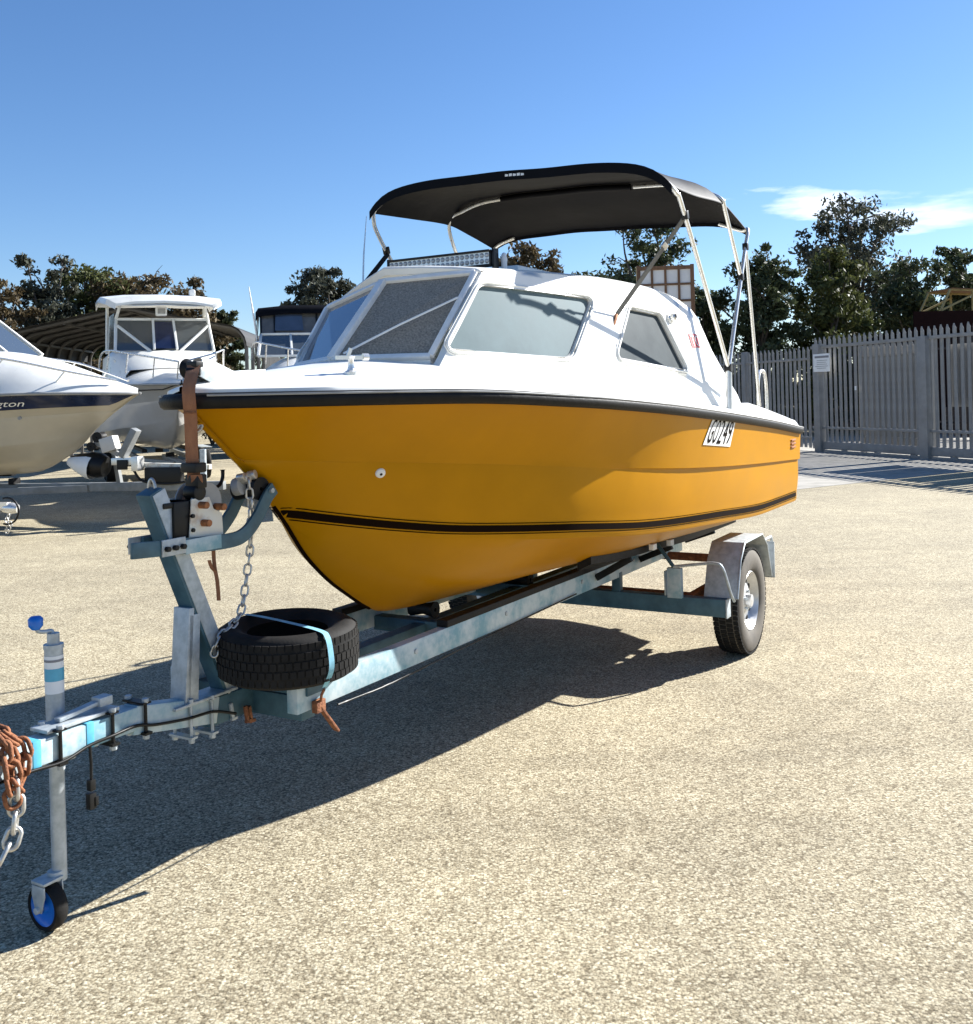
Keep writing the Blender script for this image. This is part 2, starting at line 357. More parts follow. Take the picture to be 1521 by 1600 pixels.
# ================================================================== the yellow boat
TH = R(59.93); ORG = Vector((-1.3648, 3.1050, 0))               # local x = u (aft), y = -n (n towards the photographer's side)
z_rail = pchip([.50, 1.3, 1.9, 2.4, 3.15, 4.43, 5.41], [1.690, 1.682, 1.650, 1.616, 1.559, 1.458, 1.371])
b_sheer = pchip([.53, .56, .62, .8, 1.1, 1.6, 2.2, 3.0, 3.8, 4.6, 5.42], [0, .085, .17, .35, .56, .81, .98, 1.075, 1.10, 1.10, 1.08])
z_kn = pchip([.80, 1.7, 2.4, 3.2, 5.42], [1.43, 1.355, 1.290, 1.232, 1.13])
b_kn = pchip([.80, .9, 1.1, 1.6, 2.2, 3.0, 3.8, 4.6, 5.42], [0, .10, .265, .555, .81, 1.0, 1.068, 1.083, 1.07])
z_ch = pchip([1.04, 1.2, 1.4, 1.63, 1.88, 2.2, 2.74, 3.56, 4.55, 5.42], [1.165, 1.127, 1.085, 1.047, 1.022, .995, .945, .90, .85, .84])
b_ch = pchip([1.04, 1.2, 1.4, 1.63, 1.88, 2.2, 2.74, 3.56, 4.55, 5.42], [0, .13, .275, .43, .59, .75, .895, .99, 1.03, 1.03])
z_st = pchip([.53, .60, .87, 1.04, 1.19, 1.40, 1.72, 2.3, 3, 5.42], [1.655, 1.60, 1.364, 1.19, 1.003, .832, .672, .635, .62, .60])
UT = 5.42
def section(u):
    z0 = z_st(u); hs_ = .010
    K = (hs_, z0)
    C = (max(b_ch(u), hs_), max(z_ch(u), z0)) if u > 1.04 else K
    N_ = (max(b_kn(u), hs_), max(z_kn(u), z0)) if u > .80 else K
    S = (max(b_sheer(u), hs_), z_rail(u) - .030)
    lip = .016 * min(1, max(0, (u - 2.2) / .9))
    pts = []
    fw = min(1, max(0, (2.6 - u) / 1.4))
    for k in range(9):
        t = k / 9; q = .10 * math.sin(math.pi * t) * (C[0] - K[0]) * (.35 + .8 * fw)
        st = .012 * math.exp(-((t - .52) / .05)**2) * min(1, (C[0] / .4)) * (1 if u < 3.4 else .5)
        pts.append((K[0] + (C[0] - K[0]) * t + q * .35, K[1] + (C[1] - K[1]) * t - q - st))
    cl = min(.03, .06 * C[0]) if C[0] > .05 else 0
    pts.append((C[0], C[1] - cl * .5)); pts.append((C[0] + cl * .25, C[1]))
    for k in range(1, 7):
        t = k / 6; pts.append((C[0] + (N_[0] - lip - C[0]) * t + .010 * math.sin(math.pi * t), C[1] + (N_[1] - C[1]) * t))
    for k in range(0, 10):
        t = k / 9; q = -.030 * math.sin(math.pi * t) * (S[0] - N_[0]) / .25
        pts.append((N_[0] + (S[0] - N_[0]) * (t + .14 * t * (t - 1)) + q * .25, N_[1] + (S[1] - N_[1]) * t + .004 * (1 - t)))
    return pts
def hull_n(u, z):
    p = section(u)[10:]; zz = [q[1] for q in p]; nn = [q[0] for q in p]
    return float(np.interp(z, np.maximum.accumulate(np.array(zz) + np.arange(len(zz)) * 1e-6), nn))
US = list(np.concatenate([np.linspace(.535, .62, 6), np.linspace(.66, 1.3, 17)[0:], np.linspace(1.36, 2.6, 21), np.linspace(2.7, UT, 24)]))
boat = thing('half_cabin_boat', 'yellow fibreglass half-cabin boat with white deck and navy canopy on blue trailer', 'boat', ORG, TH)
def lb(): return MB(flip=True)
m = lb()
near = [[(u, p[0], p[1]) for p in section(u)] for u in US]; far = [[(q[0], -q[1], q[2]) for q in r_] for r_ in near]
m.grid(near); m.grid(far)
keel = [[near[i][0], far[i][0]] for i in range(len(US))]; m.grid(keel)
m.add(near[0] + far[0][::-1], [tuple(range(2 * len(near[0])))])
hull = m.build('hull', M['yellow'], boat, smooth=28)
m = lb(); T = near[-1] + far[-1][::-1]; m.prism([(p[0] - .002, p[1] * .998, p[2]) for p in T], (.035, 0, 0)); m.build('transom', M['yellow'], hull, bevel=.004)
# boot stripe above the chine and its pin lines
def hull_strip(za, zb, mtl, name, par, off=.0035, nu=90):
    m = lb(); rows = []
    us = np.linspace(1.0, UT - .01, 600); u0 = next(u for u in us if zb(u) > z_st(u) + .003)
    for u in u0 + (UT - .01 - u0) * np.linspace(0, 1, nu)**1.4:
        A_, B_ = max(za(u), z_st(u) + .001), max(zb(u), z_st(u) + .002); rows.append([(u, hull_n(u, z) + off, z) for z in np.linspace(A_, B_, 4)])
    m.grid(rows); return m.build(name, mtl, par, smooth=40)
def far_copy(o):
    c = o.copy(); c.data = o.data.copy(); COL.objects.link(c); c.parent = o.parent
    for v in c.data.vertices: v.co.y = -v.co.y
    c.data.flip_normals(); return c
for z1, z2 in ((.022, .052), (.012, .016), (.059, .063)):
    o = hull_strip(lambda u: z_ch(u) + z1, lambda u: z_ch(u) + z2, M['vinyl'], 'stripe', hull); far_copy(o)
# dark stem band below the stripe
m = lb(); m.grid([[(u - .004, .013, z_st(u) + .004), (u - .012, 0, z_st(u) - .002), (u - .004, -.013, z_st(u) + .004)] for u in np.linspace(1.0, 1.62, 24)]); m.build('keel_strip', M['vinyl'], hull, smooth=60)
m = lb(); m.grid([[(u - .003, .012, z_st(u) + .004), (u - .009, 0, z_st(u) - .001), (u - .003, -.012, z_st(u) + .004)] for u in np.linspace(.62, 1.0, 16)]); m.build('keel_strip', M['yellow'], hull, smooth=60)
# rub rail
def rail_rows(sg):
    rows = []
    for i, u in enumerate(US):
        b = b_sheer(u); z = z_rail(u); e = 1e-2
        du = (b_sheer(u + e) - b_sheer(max(u - e, .53))) / (min(u + e, 9) - max(u - e, .53)); nx, ny = -du, 1.; l = math.hypot(nx, ny); nx, ny = nx / l, ny / l
        prof = [(-.012, .004), (.012, .0), (.026, -.010), (.030, -.026), (.024, -.046), (.010, -.056), (-.010, -.054)]
        rows.append([(u + nx * a, sg * max(b + ny * a, 0.0), z + h) for a, h in prof])
    return rows
m = lb(); nr = rail_rows(1); fr = rail_rows(-1); m.grid(nr); m.grid(fr); m.grid([fr[0], nr[0]])
m.build('rub_rail', M['rubber'], boat, smooth=50)
m = lb()
for rr in (nr, fr): m.tube([(p[2][0], p[2][1], p[2][2] + .003) for p in rr[2:]], .0045, 6)
m.build('rail_insert', M['grey'], boat, smooth=60)
# deck
zc_f = pchip([.50, .68, .92, 1.17, 1.38, 1.62, 2.2, 4.0], [1.712, 1.738, 1.768, 1.797, 1.824, 1.838, 1.80, 1.66])
def deck_z(u, n):
    b = b_sheer(u); z = z_rail(u) + .012; t = min(1, abs(n) / max(b, .02)); return z + (max(zc_f(u), z) - z) * (1 - t * t)
m = lb(); rows = []
for u in [x for x in US if x < 2.25]:
    b = b_sheer(u) - .004
    rows.append([(u, b * k, deck_z(u, b * k) - (.012 if abs(k) > .99 else 0)) for k in (-1, -.985, -.95, -.85, -.7, -.5, -.25, 0, .25, .5, .7, .85, .95, .985, 1)])
m.grid(rows); deck = m.build('deck', M['white'], boat, smooth=50)
nc = pchip([1.50, 1.65, 2.0, 2.45, 2.87, 3.62, 4.3], [.415, .470, .563, .655, .722, .822, .90])
for sg in (1, -1):
    m = lb(); rows = []
    for u in [2.2] + [x for x in US if 2.25 < x < UT - .01] + [UT]:
        b = b_sheer(u) - .004; z = z_rail(u)
        if u < 4.25:
            nin = nc(u) - .05; row = [(b + (nin - b) * k) for k in (0, .04, .15, .35, .6, .8, 1)]
            row = [(u, sg * n, deck_z(u, n) - (.012 if i == 0 else 0)) for i, n in enumerate(row)]; row += [(u, sg * nin, row[-1][2] - .02), (u, sg * nin, 1.02)]
        else:
            k = (u - 4.25) / 1.2; w = .18 - .03 * k; h = .105 - .03 * k
            row = [(u, sg * b, z), (u, sg * (b - .012), z + .02), (u, sg * (b - .03), z + .045), (u, sg * (b - .07), z + h * .8), (u, sg * (b - .10), z + h), (u, sg * (b - w + .02), z + h), (u, sg * (b - w), z + h - .02), (u, sg * (b - w), z + h - .05), (u, sg * (b - w), 1.02)]
        rows.append(row)
    m.grid(rows); m.build('side_deck', M['white'], deck, smooth=40)
m = lb(); m.add([(2.25, -.66, 1.03), (2.25, .66, 1.03), (3.0, .80, 1.03), (UT - .05, .92, 1.03), (UT - .05, -.92, 1.03), (3.0, -.80, 1.03)], [(0, 1, 2, 3, 4, 5)]); m.build('cockpit_floor', M['white'], deck)
m = lb(); m.box((UT - .06, 0, 1.235), (.12, 2.10, .36)); m.build('transom_deck', M['white'], deck, bevel=.03)
m = lb(); m.box((2.24, 0, 1.34), (.03, 1.30, .62)); m.build('bulkhead', M['white'], deck)

# cabin walls
def wall(u, z, sg, off=0.):
    if sg < 0: z = z - .085 * max(0, 1 - (u - 1.94) / .8) * min(1, max(0, (z - 1.8) / .43)) if u > 1.94 else z - .085 * max(0, (z - 1.8) / .43)
    return (u, sg * (nc(u) - .29 * (z - 1.83) + off - (.075 * max(0, 1 - (u - 1.5) / .9) if sg < 0 else 0)), z)
outer = [(1.545, 1.775), (1.60, 1.835), (1.945, 2.222), (1.99, 2.238), (2.3, 2.252), (2.7, 2.265), (3.1, 2.270), (3.5, 2.255), (3.8, 2.215), (3.95, 2.165), (4.02, 2.10), (4.05, 2.0), (4.08, 1.90), (4.16, 1.77), (4.26, 1.62), (4.30, 1.45), (3.6, 1.52), (3.0, 1.57), (2.5, 1.62), (2.0, 1.67), (1.7, 1.73)]
win1 = round_poly([(1.615, 1.862), (1.925, 2.165), (2.80, 2.150), (2.44, 1.830)], [.05, .045, .07, .05])
win2 = round_poly([(2.87, 1.838), (3.17, 2.118), (3.50, 2.098), (3.635, 1.775)], [.05, .02, .02, .04])
def inset(poly, d):
    c = Vector((sum(p[0] for p in poly) / len(poly), sum(p[1] for p in poly) / len(poly))); out = []
    n = len(poly)
    for i in range(n):
        t = Vector(poly[(i + 1) % n]) - Vector(poly[i - 1]); q = Vector((-t.y, t.x)).normalized()
        if q.dot(c - Vector(poly[i])) < 0: q = -q
        out.append(tuple(Vector(poly[i]) + q * d))
    return out
cabin = None
for sg in (1, -1):
    m = lb(); V, Fc = poly_with_holes(outer, [win1, win2], lambda u, z: wall(u, z, sg)); m.add(V, Fc)
    for w in (win1, win2):
        n_ = len(w); m.grid([[wall(*w[i % n_], sg), wall(*w[i % n_], sg, -.03)] for i in range(n_ + 1)])
    m.grid([[wall(*p, sg), wall(*p, sg, -.035)] for p in outer])
    o = m.build('cabin_side', M['white'], boat, smooth=35)
    if cabin is None: cabin = o
    for w, mt in ((win1, M['dustglass']), (win2, M['darkglass'])):
        m = lb(); V, Fc = poly_with_holes(inset(w, -.004), [], lambda u, z: wall(u, z, sg, -.018)); m.add(V, Fc)
        pane = m.build('window', mt, o, smooth=60)
        m = lb(); m.tube([wall(*p, sg, .002) for p in inset(w, -.014)], .0085, 8, closed=True); m.build('window_frame', M['white'], pane, smooth=60)
        m = lb(); m.tube([wall(*p, sg, -.016) for p in inset(w, .001)], .004, 6, closed=True); m.build('window_seal', M['grey'], pane, smooth=60)
        m = lb(); m.tube([wall(*p, sg, .0005) for p in inset(w, -.026)], .0035, 6, closed=True); m.build('drip_bead', M['white'], pane, smooth=60)
# roof
def far_drop(u): return -.085 * max(0, 1 - (u - 1.94) / .8)
edge = [p for p in outer[2:11]]
m = lb(); rows = []
es = smooth_path([(p[0], p[1], 0) for p in edge], 4)
for i, p in enumerate(es):
    u, z = p.x, p.y; n0 = nc(u) - .29 * (z - 1.83); back = .155 * max(0, 1 - (u - 1.94) / .5); row = []
    for k in (-1, -.985, -.95, -.88, -.7, -.4, 0, .4, .7, .88, .95, .985, 1):
        t = abs(k); zz = z + .032 * (1 - t**2) + (.010 if t < .99 else 0) - (.004 if .98 < t < .99 else 0) + (far_drop(u) * t if k < 0 else 0)
        row.append((u - back * (1 - t), (n0 if k > 0 else n0 - .075 * max(0, 1 - (u - 1.5) / .9)) * k, zz))
    rows.append(row)
m.grid(rows); m.grid([rows[0], [(q[0] + .012, q[1], q[2] - .03) for q in rows[0]]])
m.grid([rows[-1], [(q[0] - .02, q[1] * .98, q[2] - .05) for q in rows[-1]]])
roof = m.build('cabin_roof', M['white'], boat, smooth=45)
m = lb(); m.prism([(2.62, -.26, 2.29), (2.62, .26, 2.29), (2.66, .25, 2.335), (2.66, -.25, 2.335)][:4], (0, 0, 0.0001)); 
m = lb(); m.box((2.86, 0, 2.315), (.50, .56, .055)); m.build('roof_hatch', M['white'], roof, bevel=.012)
m = lb(); m.box((3.30, 0.02, 2.307), (.34, .54, .05)); m.build('roof_hatch', M['white'], roof, bevel=.012)
m = lb(); m.bar((3.55, .30, 2.262), (3.86, .34, 2.222), .05, .02); m.build('roof_handle', M['white'], roof, bevel=.006)
# windscreen
CB, CT = Vector((1.39, 0, 1.832)), Vector((1.79, 0, 2.205))
sc_ = {1: (Vector((1.585, .385, 1.832)), Vector((1.935, .413, 2.225))), -1: (Vector((1.60, -.378, 1.822)), Vector((1.895, -.425, 2.118)))}
for sg in (1, -1):
    b_, t_ = sc_[sg]; quad = [CB, b_, t_, CT]
    nrm = (b_ - CB).cross(CT - CB).normalized()
    if nrm.x > 0: nrm = -nrm
    ctr = sum(quad, Vector()) / 4
    q = [ctr + (p - ctr) * .985 for p in quad]
    m = lb(); m.prism([p - nrm * .006 for p in q], -nrm * .005)
    pane = m.build('windscreen_pane', M['meshscreen'] if sg > 0 else M['blueglass'], boat)
    for a_, bb, w in ((CB, b_, .026), (b_, t_, .028), (t_, CT, .026)):
        m = lb(); m.bar(a_, bb, .022, w, up=tuple((bb - a_).cross(nrm))); m.build('windscreen_frame', M['frame'], pane, bevel=.004)
    m = lb(); dn = [Vector((p.x - .004, p.y, deck_z(p.x, p.y) - .03)) for p in (CB, b_)]
    m.prism([CB, b_, dn[1], dn[0]], (.04, 0, 0)); m.build('windscreen_sill', M['white'], pane)
m = lb(); m.bar(CB - Vector((.006, 0, 0)), CT - Vector((.006, 0, 0)), .036, .03, up=(-1, 0, .9)); m.build('windscreen_mullion', M['frame'], boat, bevel=.005)
m = lb(); m.bar((1.66, .30, 1.90) , (1.77, .395, 2.085), .006, .006); 
m = lb(); p0, p1 = Vector((1.43, .045, 1.855)) , Vector((1.808, .402, 2.10)); m.tube([p0 - Vector((.014, 0, 0)), (p0 + p1) / 2 - Vector((.026, 0, -.002)), p1 - Vector((.014, 0, 0))], .0055, 6); m.build('windscreen_cord', M['paper'], boat, smooth=60)

# fittings on the deck
m = lb(); cu, cn_ = 1.16, .42; cz = deck_z(cu, cn_)
CL = Vector((1.10, .33, deck_z(1.10, .33)))
m.lathe([(.0001, -.02), (.030, -.02), (.030, .004), (.016, .012), (.011, .03), (.011, .055), (.018, .066), (.0001, .072)], CL, (0, 0, 1), 16)
m.bar(CL + Vector((-.055, -.03, .062)), CL + Vector((.055, .03, .062)), .016, .014); m.bar(CL + Vector((-.012, -.008, .062)), CL + Vector((.0, 0, .098)), .014, .014)
m.lathe([(.0001, -.012), (.014, -.012), (.014, .012), (.0001, .012)], CL + Vector((.055, .03, .064)), (.87, .5, 0), 12)
m.build('mooring_cleat', M['steel'], boat, smooth=40)
# anchor roller on the stem head
fair = None
m = lb()
for sg in (1, -1):
    pr = [(.565, sg * .035, 1.762), (.60, sg * .035, 1.812), (.64, sg * .035, 1.815), (.76, sg * .035, 1.772), (.93, sg * .035, 1.782), (.93, sg * .035, 1.768), (.74, sg * .035, 1.735), (.66, sg * .035, 1.722)]
    m.prism(pr, (0, sg * .006, 0))
m.box((.80, 0, 1.760), (.30, .07, .008)); fair = m.build('anchor_roller_bracket', M['galv'], boat, bevel=.002)
m = lb(); m.lathe([(.012, -.03), (.038, -.03), (.022, 0), (.038, .03), (.012, .03)], (.592, 0, 1.782), (0, 1, 0), 20, closed=True); m.build('anchor_roller', M['rubber'], fair, smooth=40)
m = lb(); m.cyl((.592, 0, 1.782), (0, 1, 0), .009, .10, 10); m.build('roller_pin', M['steel'], fair, smooth=40)
m = lb(); m.tube([(.60 + .03 * math.cos(t), .0, 1.585 + .035 * math.sin(t)) for t in np.linspace(0, 2 * math.pi, 14, endpoint=False)], .008, 8, closed=True); m.build('tow_eye', M['chain'], hull, smooth=60)
# hull skin fitting
pu, pz = .83, 1.39
def hull_frame(u, z):
    n = hull_n(u, z); e = .02
    tu = Vector((e, hull_n(u + e, z) - n, 0)).normalized(); tz = Vector((0, hull_n(u, z + e) - n, e)).normalized()
    return Vector((u, n, z)), tu, tz, tz.cross(tu).normalized() * 1
def pix_to_hull(px, py):
    best = None
    r = ray(px, py); d = Vector((math.cos(TH), math.sin(TH), 0)); nn = Vector((math.sin(TH), -math.cos(TH), 0)); Cc = Vector((0, 0, H)) - ORG
    for y in np.linspace(3.2, 9, 800):
        p = Cc + Vector(r) * y; u, n, z = p.dot(d), p.dot(nn), p.z
        if u < .6 or u > UT: continue
        e = abs(hull_n(u, z) - n)
        if best is None or e < best[0]: best = (e, u, z)
    return best[1], best[2]
pu, pz = pix_to_hull(594, 739)
p, tu, tz, nv = hull_frame(pu, pz)
if nv.y < 0: nv = -nv
m = lb(); m.lathe([(.006, .012), (.010, .012), (.020, .006), (.022, 0), (.0001, -.004)], p, nv, 18); m.lathe([(.0001, .004), (.0075, .004)], p, nv, 12); sk = m.build('skin_fitting', M['paper'], hull, smooth=40)
m = lb(); m.cyl(p + nv * .006, nv, .007, .004, 10); m.build('skin_fitting_bore', M['black'], sk)
# registration number on the hull
cs = [pix_to_hull(*q) for q in ((1115, 650), (1150, 653), (1140, 698), (1098, 695))]
def on_plate(s, t, off):
    a_ = Vector(cs[3]).lerp(Vector(cs[2]), s); b2 = Vector(cs[0]).lerp(Vector(cs[1]), s); q = a_.lerp(b2, t); return (q.x, hull_n(q.x, q.y) + off, q.y)
m = lb(); m.grid([[on_plate(s, t, .004) for t in np.linspace(0, 1, 6)] for s in np.linspace(0, 1, 10)]); plate = m.build('registration_plate', M['paper'], hull, smooth=60)
x_ = .06
for ch in "GO249":
    V, Fc = text_mesh(ch); xs = [v[0] for v in V]; ys = [v[1] for v in V]; w = .145
    m = lb(); m.add([on_plate(x_ + w * (v[0] - min(xs)) / (max(xs) - min(xs)), .07 + .86 * (v[1] - min(ys)) / (max(ys) - min(ys)), .0065) for v in V], Fc)
    m.build('registration_letter', M['vinyl'], plate); x_ += .181
# stern name patch: small brown vent near the transom
p, tu, tz, nv = hull_frame(5.18, 1.24); nv = nv if nv.y > 0 else -nv
for k, (dz) in enumerate((.045, .02, -.005)):
    m = lb(); m.bar(p + tu * -.07 + tz * dz + nv * .004, p + tu * .07 + tz * dz + nv * .004, .012, .014); m.build('vent_louvre', M['copper'], hull, bevel=.003)
# sticker and lamp on the cabin side
m = lb(); m.grid([[wall(u, z, 1, .003) for z in np.linspace(1.915, 2.0, 3)] for u in np.linspace(3.80, 3.92, 4)]); stk = m.build('sticker', M['reds'], cabin)
for ch, a_, b2 in (("T", 3.81, 3.855), ("C", 3.862, 3.91)):
    V, Fc = text_mesh(ch); xs = [v[0] for v in V]; ys = [v[1] for v in V]
    m = lb(); m.add([wall(a_ + (b2 - a_) * (v[0] - min(xs)) / (max(xs) - min(xs)), 1.925 + .065 * (v[1] - min(ys)) / (max(ys) - min(ys)), 1, .006) for v in V], Fc); m.build('sticker_letter', M['paper'], stk)
q = Vector(wall(3.62, 2.085, 1)); m = lb(); m.lathe([(.0001, -.01), (.034, -.01), (.034, .006), (.022, .012), (.022, .03), (.014, .038), (.0001, .038)], q, (0, 1, .28), 18); lamp = m.build('side_light', M['alu'], cabin, smooth=40)
m = lb(); m.cyl(q + Vector((0, .036, .012)), (0, 1, .28), .013, .014, 12); m.build('side_light_lens', M['black'], lamp, smooth=40)
# aft coaming rib, deck vent and grab loops
m = lb(); m.tube([(4.03, .70, 1.95), (4.10, .80, 1.80), (4.24, .88, 1.64)], .012, 8); m.build('cabin_trim', M['white'], cabin, smooth=50)
q = Vector((4.02, .955, deck_z(4.02, .955))); m = lb(); m.lathe([(.0001, .006), (.020, .008), (.034, .004), (.036, -.006)], q, (0, .45, 1), 18); m.build('deck_vent', M['grey'], deck, smooth=40)
m = lb(); m.tube(smooth_path([(4.98, -.90, 1.50), (4.98, -.905, 1.70), (5.02, -.905, 1.80), (5.12, -.905, 1.84), (5.22, -.905, 1.80), (5.26, -.905, 1.70), (5.26, -.90, 1.46)], 6), .016, 10); m.build('grab_rail', M['paper'], boat, smooth=60)
m = lb(); m.tube(smooth_path([(4.86, .93, 1.52), (4.86, .93, 1.68), (4.90, .93, 1.76), (4.97, .93, 1.78), (5.04, .93, 1.76), (5.08, .93, 1.66), (5.08, .93, 1.48)], 6), .012, 10); m.build('grab_rail', M['steel'], boat, smooth=60)

# canopy
u_b = [3.03, 3.05, 3.5, 3.95, 4.25, 4.57]
zc_b = pchip([3.03, 3.5, 3.95, 4.25, 4.58], [2.945, 2.985, 3.015, 2.94, 2.835]); dr_b = pchip([3.03, 3.5, 3.95, 4.25, 4.58], [.135, .15, .155, .12, .075])
wd_b = pchip([3.03, 3.5, 3.95, 4.58], [.988, .968, .985, .975])
def can(u, k, off=0.):
    sag = -.014 * math.sin(math.pi * min(1, max(0, (u - 3.03) / .92)))**2 - .012 * math.sin(math.pi * min(1, max(0, (u - 3.95) / .63)))**2
    n = wd_b(u) * math.copysign(min(1, abs(k)), k); t = abs(k)
    ripple = .004 * math.sin(9 * n + 5 * u) * math.sin(7 * u - 3 * n) * (1 - t**4)
    return (u, n, zc_b(u) + sag * (1 - t * t) - .045 * n - .03 * t * t - dr_b(u) * t**9 + ripple + off)
KS = list(np.linspace(-1, 1, 41)); KS = [-1, -.992, -.975] + KS[1:-1] + [.975, .992, 1]; KS = sorted(set(KS))
UB = list(np.linspace(3.03, 4.575, 40))
m = lb(); top = [[can(u, k, .003) for k in KS] for u in UB]; bot = [[can(u, k, -.003) for k in KS] for u in UB]
m.grid(top); m.grid(bot)
for i in (0, -1): m.grid([top[i], bot[i]])
m.grid([[r_[0] for r_ in top], [r_[0] for r_ in bot]]); m.grid([[r_[-1] for r_ in top], [r_[-1] for r_ in bot]])
canopy = m.build('canopy', M['canvas'], boat, smooth=50)
m = lb(); m.grid([[Vector(can(3.03, k)) + Vector((-.004, 0, .006 - .055 * j)) for k in KS] for j in (0, 1)]); m.build('canopy_hem', M['canvas'], canopy, smooth=50)
m = lb(); m.grid([[Vector(can(4.575, k)) + Vector((.004, 0, .004 - .03 * j)) for k in KS] for j in (0, 1)]); m.build('canopy_hem', M['canvas'], canopy, smooth=50)
for u, kk in ((3.95, .62),):
    m = lb(); m.tube([can(u, k, -.026) for k in np.linspace(-.56, .40, 20)], .021, 8); m.build('bow_sleeve', M['canvas'], canopy, smooth=60)
# maker's mark on the front hem
for i in range(5):
    a_ = can(3.03, .0 - .01 + i * .026); m = lb(); m.add([Vector(a_) + Vector((-.0075, dx, -.022 + dz)) for dx, dz in ((0, -.007), (.02, -.007), (.02, .008 if i % 2 else .004), (0, .008))], [(0, 1, 2, 3)]); m.build('maker_mark', M['paper'], canopy)
PV = {1: Vector((3.985, .985, 1.785)), -1: Vector((3.985, -.985, 1.80))}
for sg in (1, -1):
    def cp(u, k=.97): return Vector(can(u, sg * k, -.018))
    f0 = cp(3.05, 1.0); f0.y = sg * .985
    m = lb(); m.tube(smooth_path([can(3.05, sg * .8, -.016), can(3.05, sg * .93, -.018), (3.075, sg * .992, f0.z - .01), (3.21, sg * .995, 2.60), tuple(PV[sg])], 8), .0125, 10); bow = m.build('canopy_bow', M['steel'], canopy, smooth=60)
    m = lb(); m.bar((3.20, sg * .995, 2.63), (3.215, sg * .995, 2.585), .036, .034); m.build('bow_clamp', M['black'], bow, bevel=.005)
    m = lb(); m.tube(smooth_path([can(3.95, sg * .42, -.026), can(3.95, sg * .7, -.026), can(3.95, sg * .88, -.028), (3.955, sg * .975, 2.86 - .045 * sg), (4.01, sg * .985, 2.74), (4.30, sg * .985, 2.38)], 8), .0125, 10); m.build('canopy_bow', M['steel'], canopy, smooth=60)
    m = lb(); m.tube(smooth_path([can(4.55, sg * .8, -.016), can(4.55, sg * .95, -.02), (4.50, sg * .985, 2.70), (4.43, sg * .987, 2.58), (4.30, sg * .987, 2.36), tuple(PV[sg])], 8), .0125, 10); bow2 = m.build('canopy_bow', M['steel'], canopy, smooth=60)
    for q in ((4.43, sg * .987, 2.58), (4.30, sg * .987, 2.37)):
        m = lb(); m.box(q, (.034, .036, .045)); m.build('bow_clamp', M['black'], bow2, bevel=.005)
    m = lb(); m.tube([(4.43, sg * .99, 2.55), (4.66, sg * .99, z_rail(4.66) + .10)], .011, 10); m.build('canopy_leg', M['steel'], canopy, smooth=60)
    m = lb(); m.tube([tuple(PV[sg]), (3.97, sg * .985, deck_z(3.97, .985) - .01)], .020, 10); ft = m.build('canopy_foot', M['alu'], canopy, smooth=60)
    m = lb(); m.lathe([(.0001, -.02), (.026, -.02), (.026, .02), (.0001, .02)], PV[sg], (0, 1, 0), 14); m.build('pivot_knob', M['black'], ft, smooth=40)
    m = lb(); m.tube([tuple(PV[sg] + Vector((.02, 0, .02))), (4.06, sg * .965, 1.66)], .008, 8); m.build('canopy_stay', M['steel'], ft, smooth=60)
    a_ = Vector((3.215, sg * .985, 2.59)); bq = Vector(wall(2.98, 2.075, sg, .01)) if sg > 0 else Vector((2.25, -.62, 2.12))
    m = lb(); m.bar(a_, bq, .030, .004, up=(0, 1, .3)); st = m.build('canopy_strap', M['greyweb'] if sg > 0 else M['canvas'], canopy)
    if sg > 0:
        c0 = a_.lerp(bq, .26); m = lb(); m.bar(c0, a_.lerp(bq, .31), .045, .012, up=(0, 1, .3)); m.build('strap_buckle', M['alu'], st, bevel=.003)
        m = lb(); m.bar(bq, bq + Vector((-.04, -.005, -.06)), .018, .014, up=(0, 1, .3)); m.build('strap_hook', M['copper'], st, bevel=.003)
m = lb(); m.tube([(2.42, -.60, 2.10), (2.425, -.60, 2.30)], .011, 8); ant = m.build('antenna_base', M['black'], boat, smooth=60)
m = lb(); m.tube([(2.425, -.60, 2.29), (2.44, -.60, 2.46), (2.475, -.60, 2.68)], [.006, .005, .002], 6); m.build('antenna_whip', M['steel'], ant, smooth=60)

# LED light bar on the roof
LBc = Vector((2.26, .005, 2.338))
m = lb(); m.box(LBc + Vector((.03, 0, 0)), (.055, .62, .078)); lbar = m.build('light_bar', M['black'], boat, bevel=.004)
for zz in (.036, -.036):
    m = lb(); m.box(LBc + Vector((-.004, 0, zz)), (.022, .62, .010)); m.build('light_bar_lip', M['black'], lbar, bevel=.002)
m = lb(); m.box(LBc + Vector((.0, 0, 0)), (.004, .60, .060)); m.build('reflector', M['alu'], lbar)
lm = lb().lathe([(.0001, -.0055), (.006, -.005), (.0115, -.0), (.0128, .003)], (0, 0, 0), (1, 0, 0), 12).mesh('led_lens', smooth=50); lm.materials.append(M['led'])
for r_ in range(2):
    for k in range(21):
        o = link('led_lens', lm, lbar); o.location = LBc + Vector((-.0045, -(-.288 + .0288 * k), .0145 - .029 * r_)); o.location.y = -LBc.y + (-.288 + .0288 * k)
for sg in (1, -1):
    m = lb(); m.box(LBc + Vector((.03, sg * .318, -.012)), (.05, .012, .12)); m.build('light_bar_bracket', M['black'], lbar, bevel=.002)
m = lb(); m.bar((2.29, .16, 2.262), (2.29, .16, 2.31), .012, .012); m.build('light_bar_bracket', M['black'], lbar)
m = lb(); m.bar((2.29, -.16, 2.20), (2.29, -.16, 2.31), .012, .012); m.build('light_bar_bracket', M['black'], lbar)
m = lb(); m.lathe([(.0001, 0), (.014, 0), (.015, .05), (.017, .07), (.010, .10), (.0001, .105)], (2.34, .345, 2.265), (0, 0, 1), 14); m.build('anchor_light', M['paper'], boat, smooth=50)

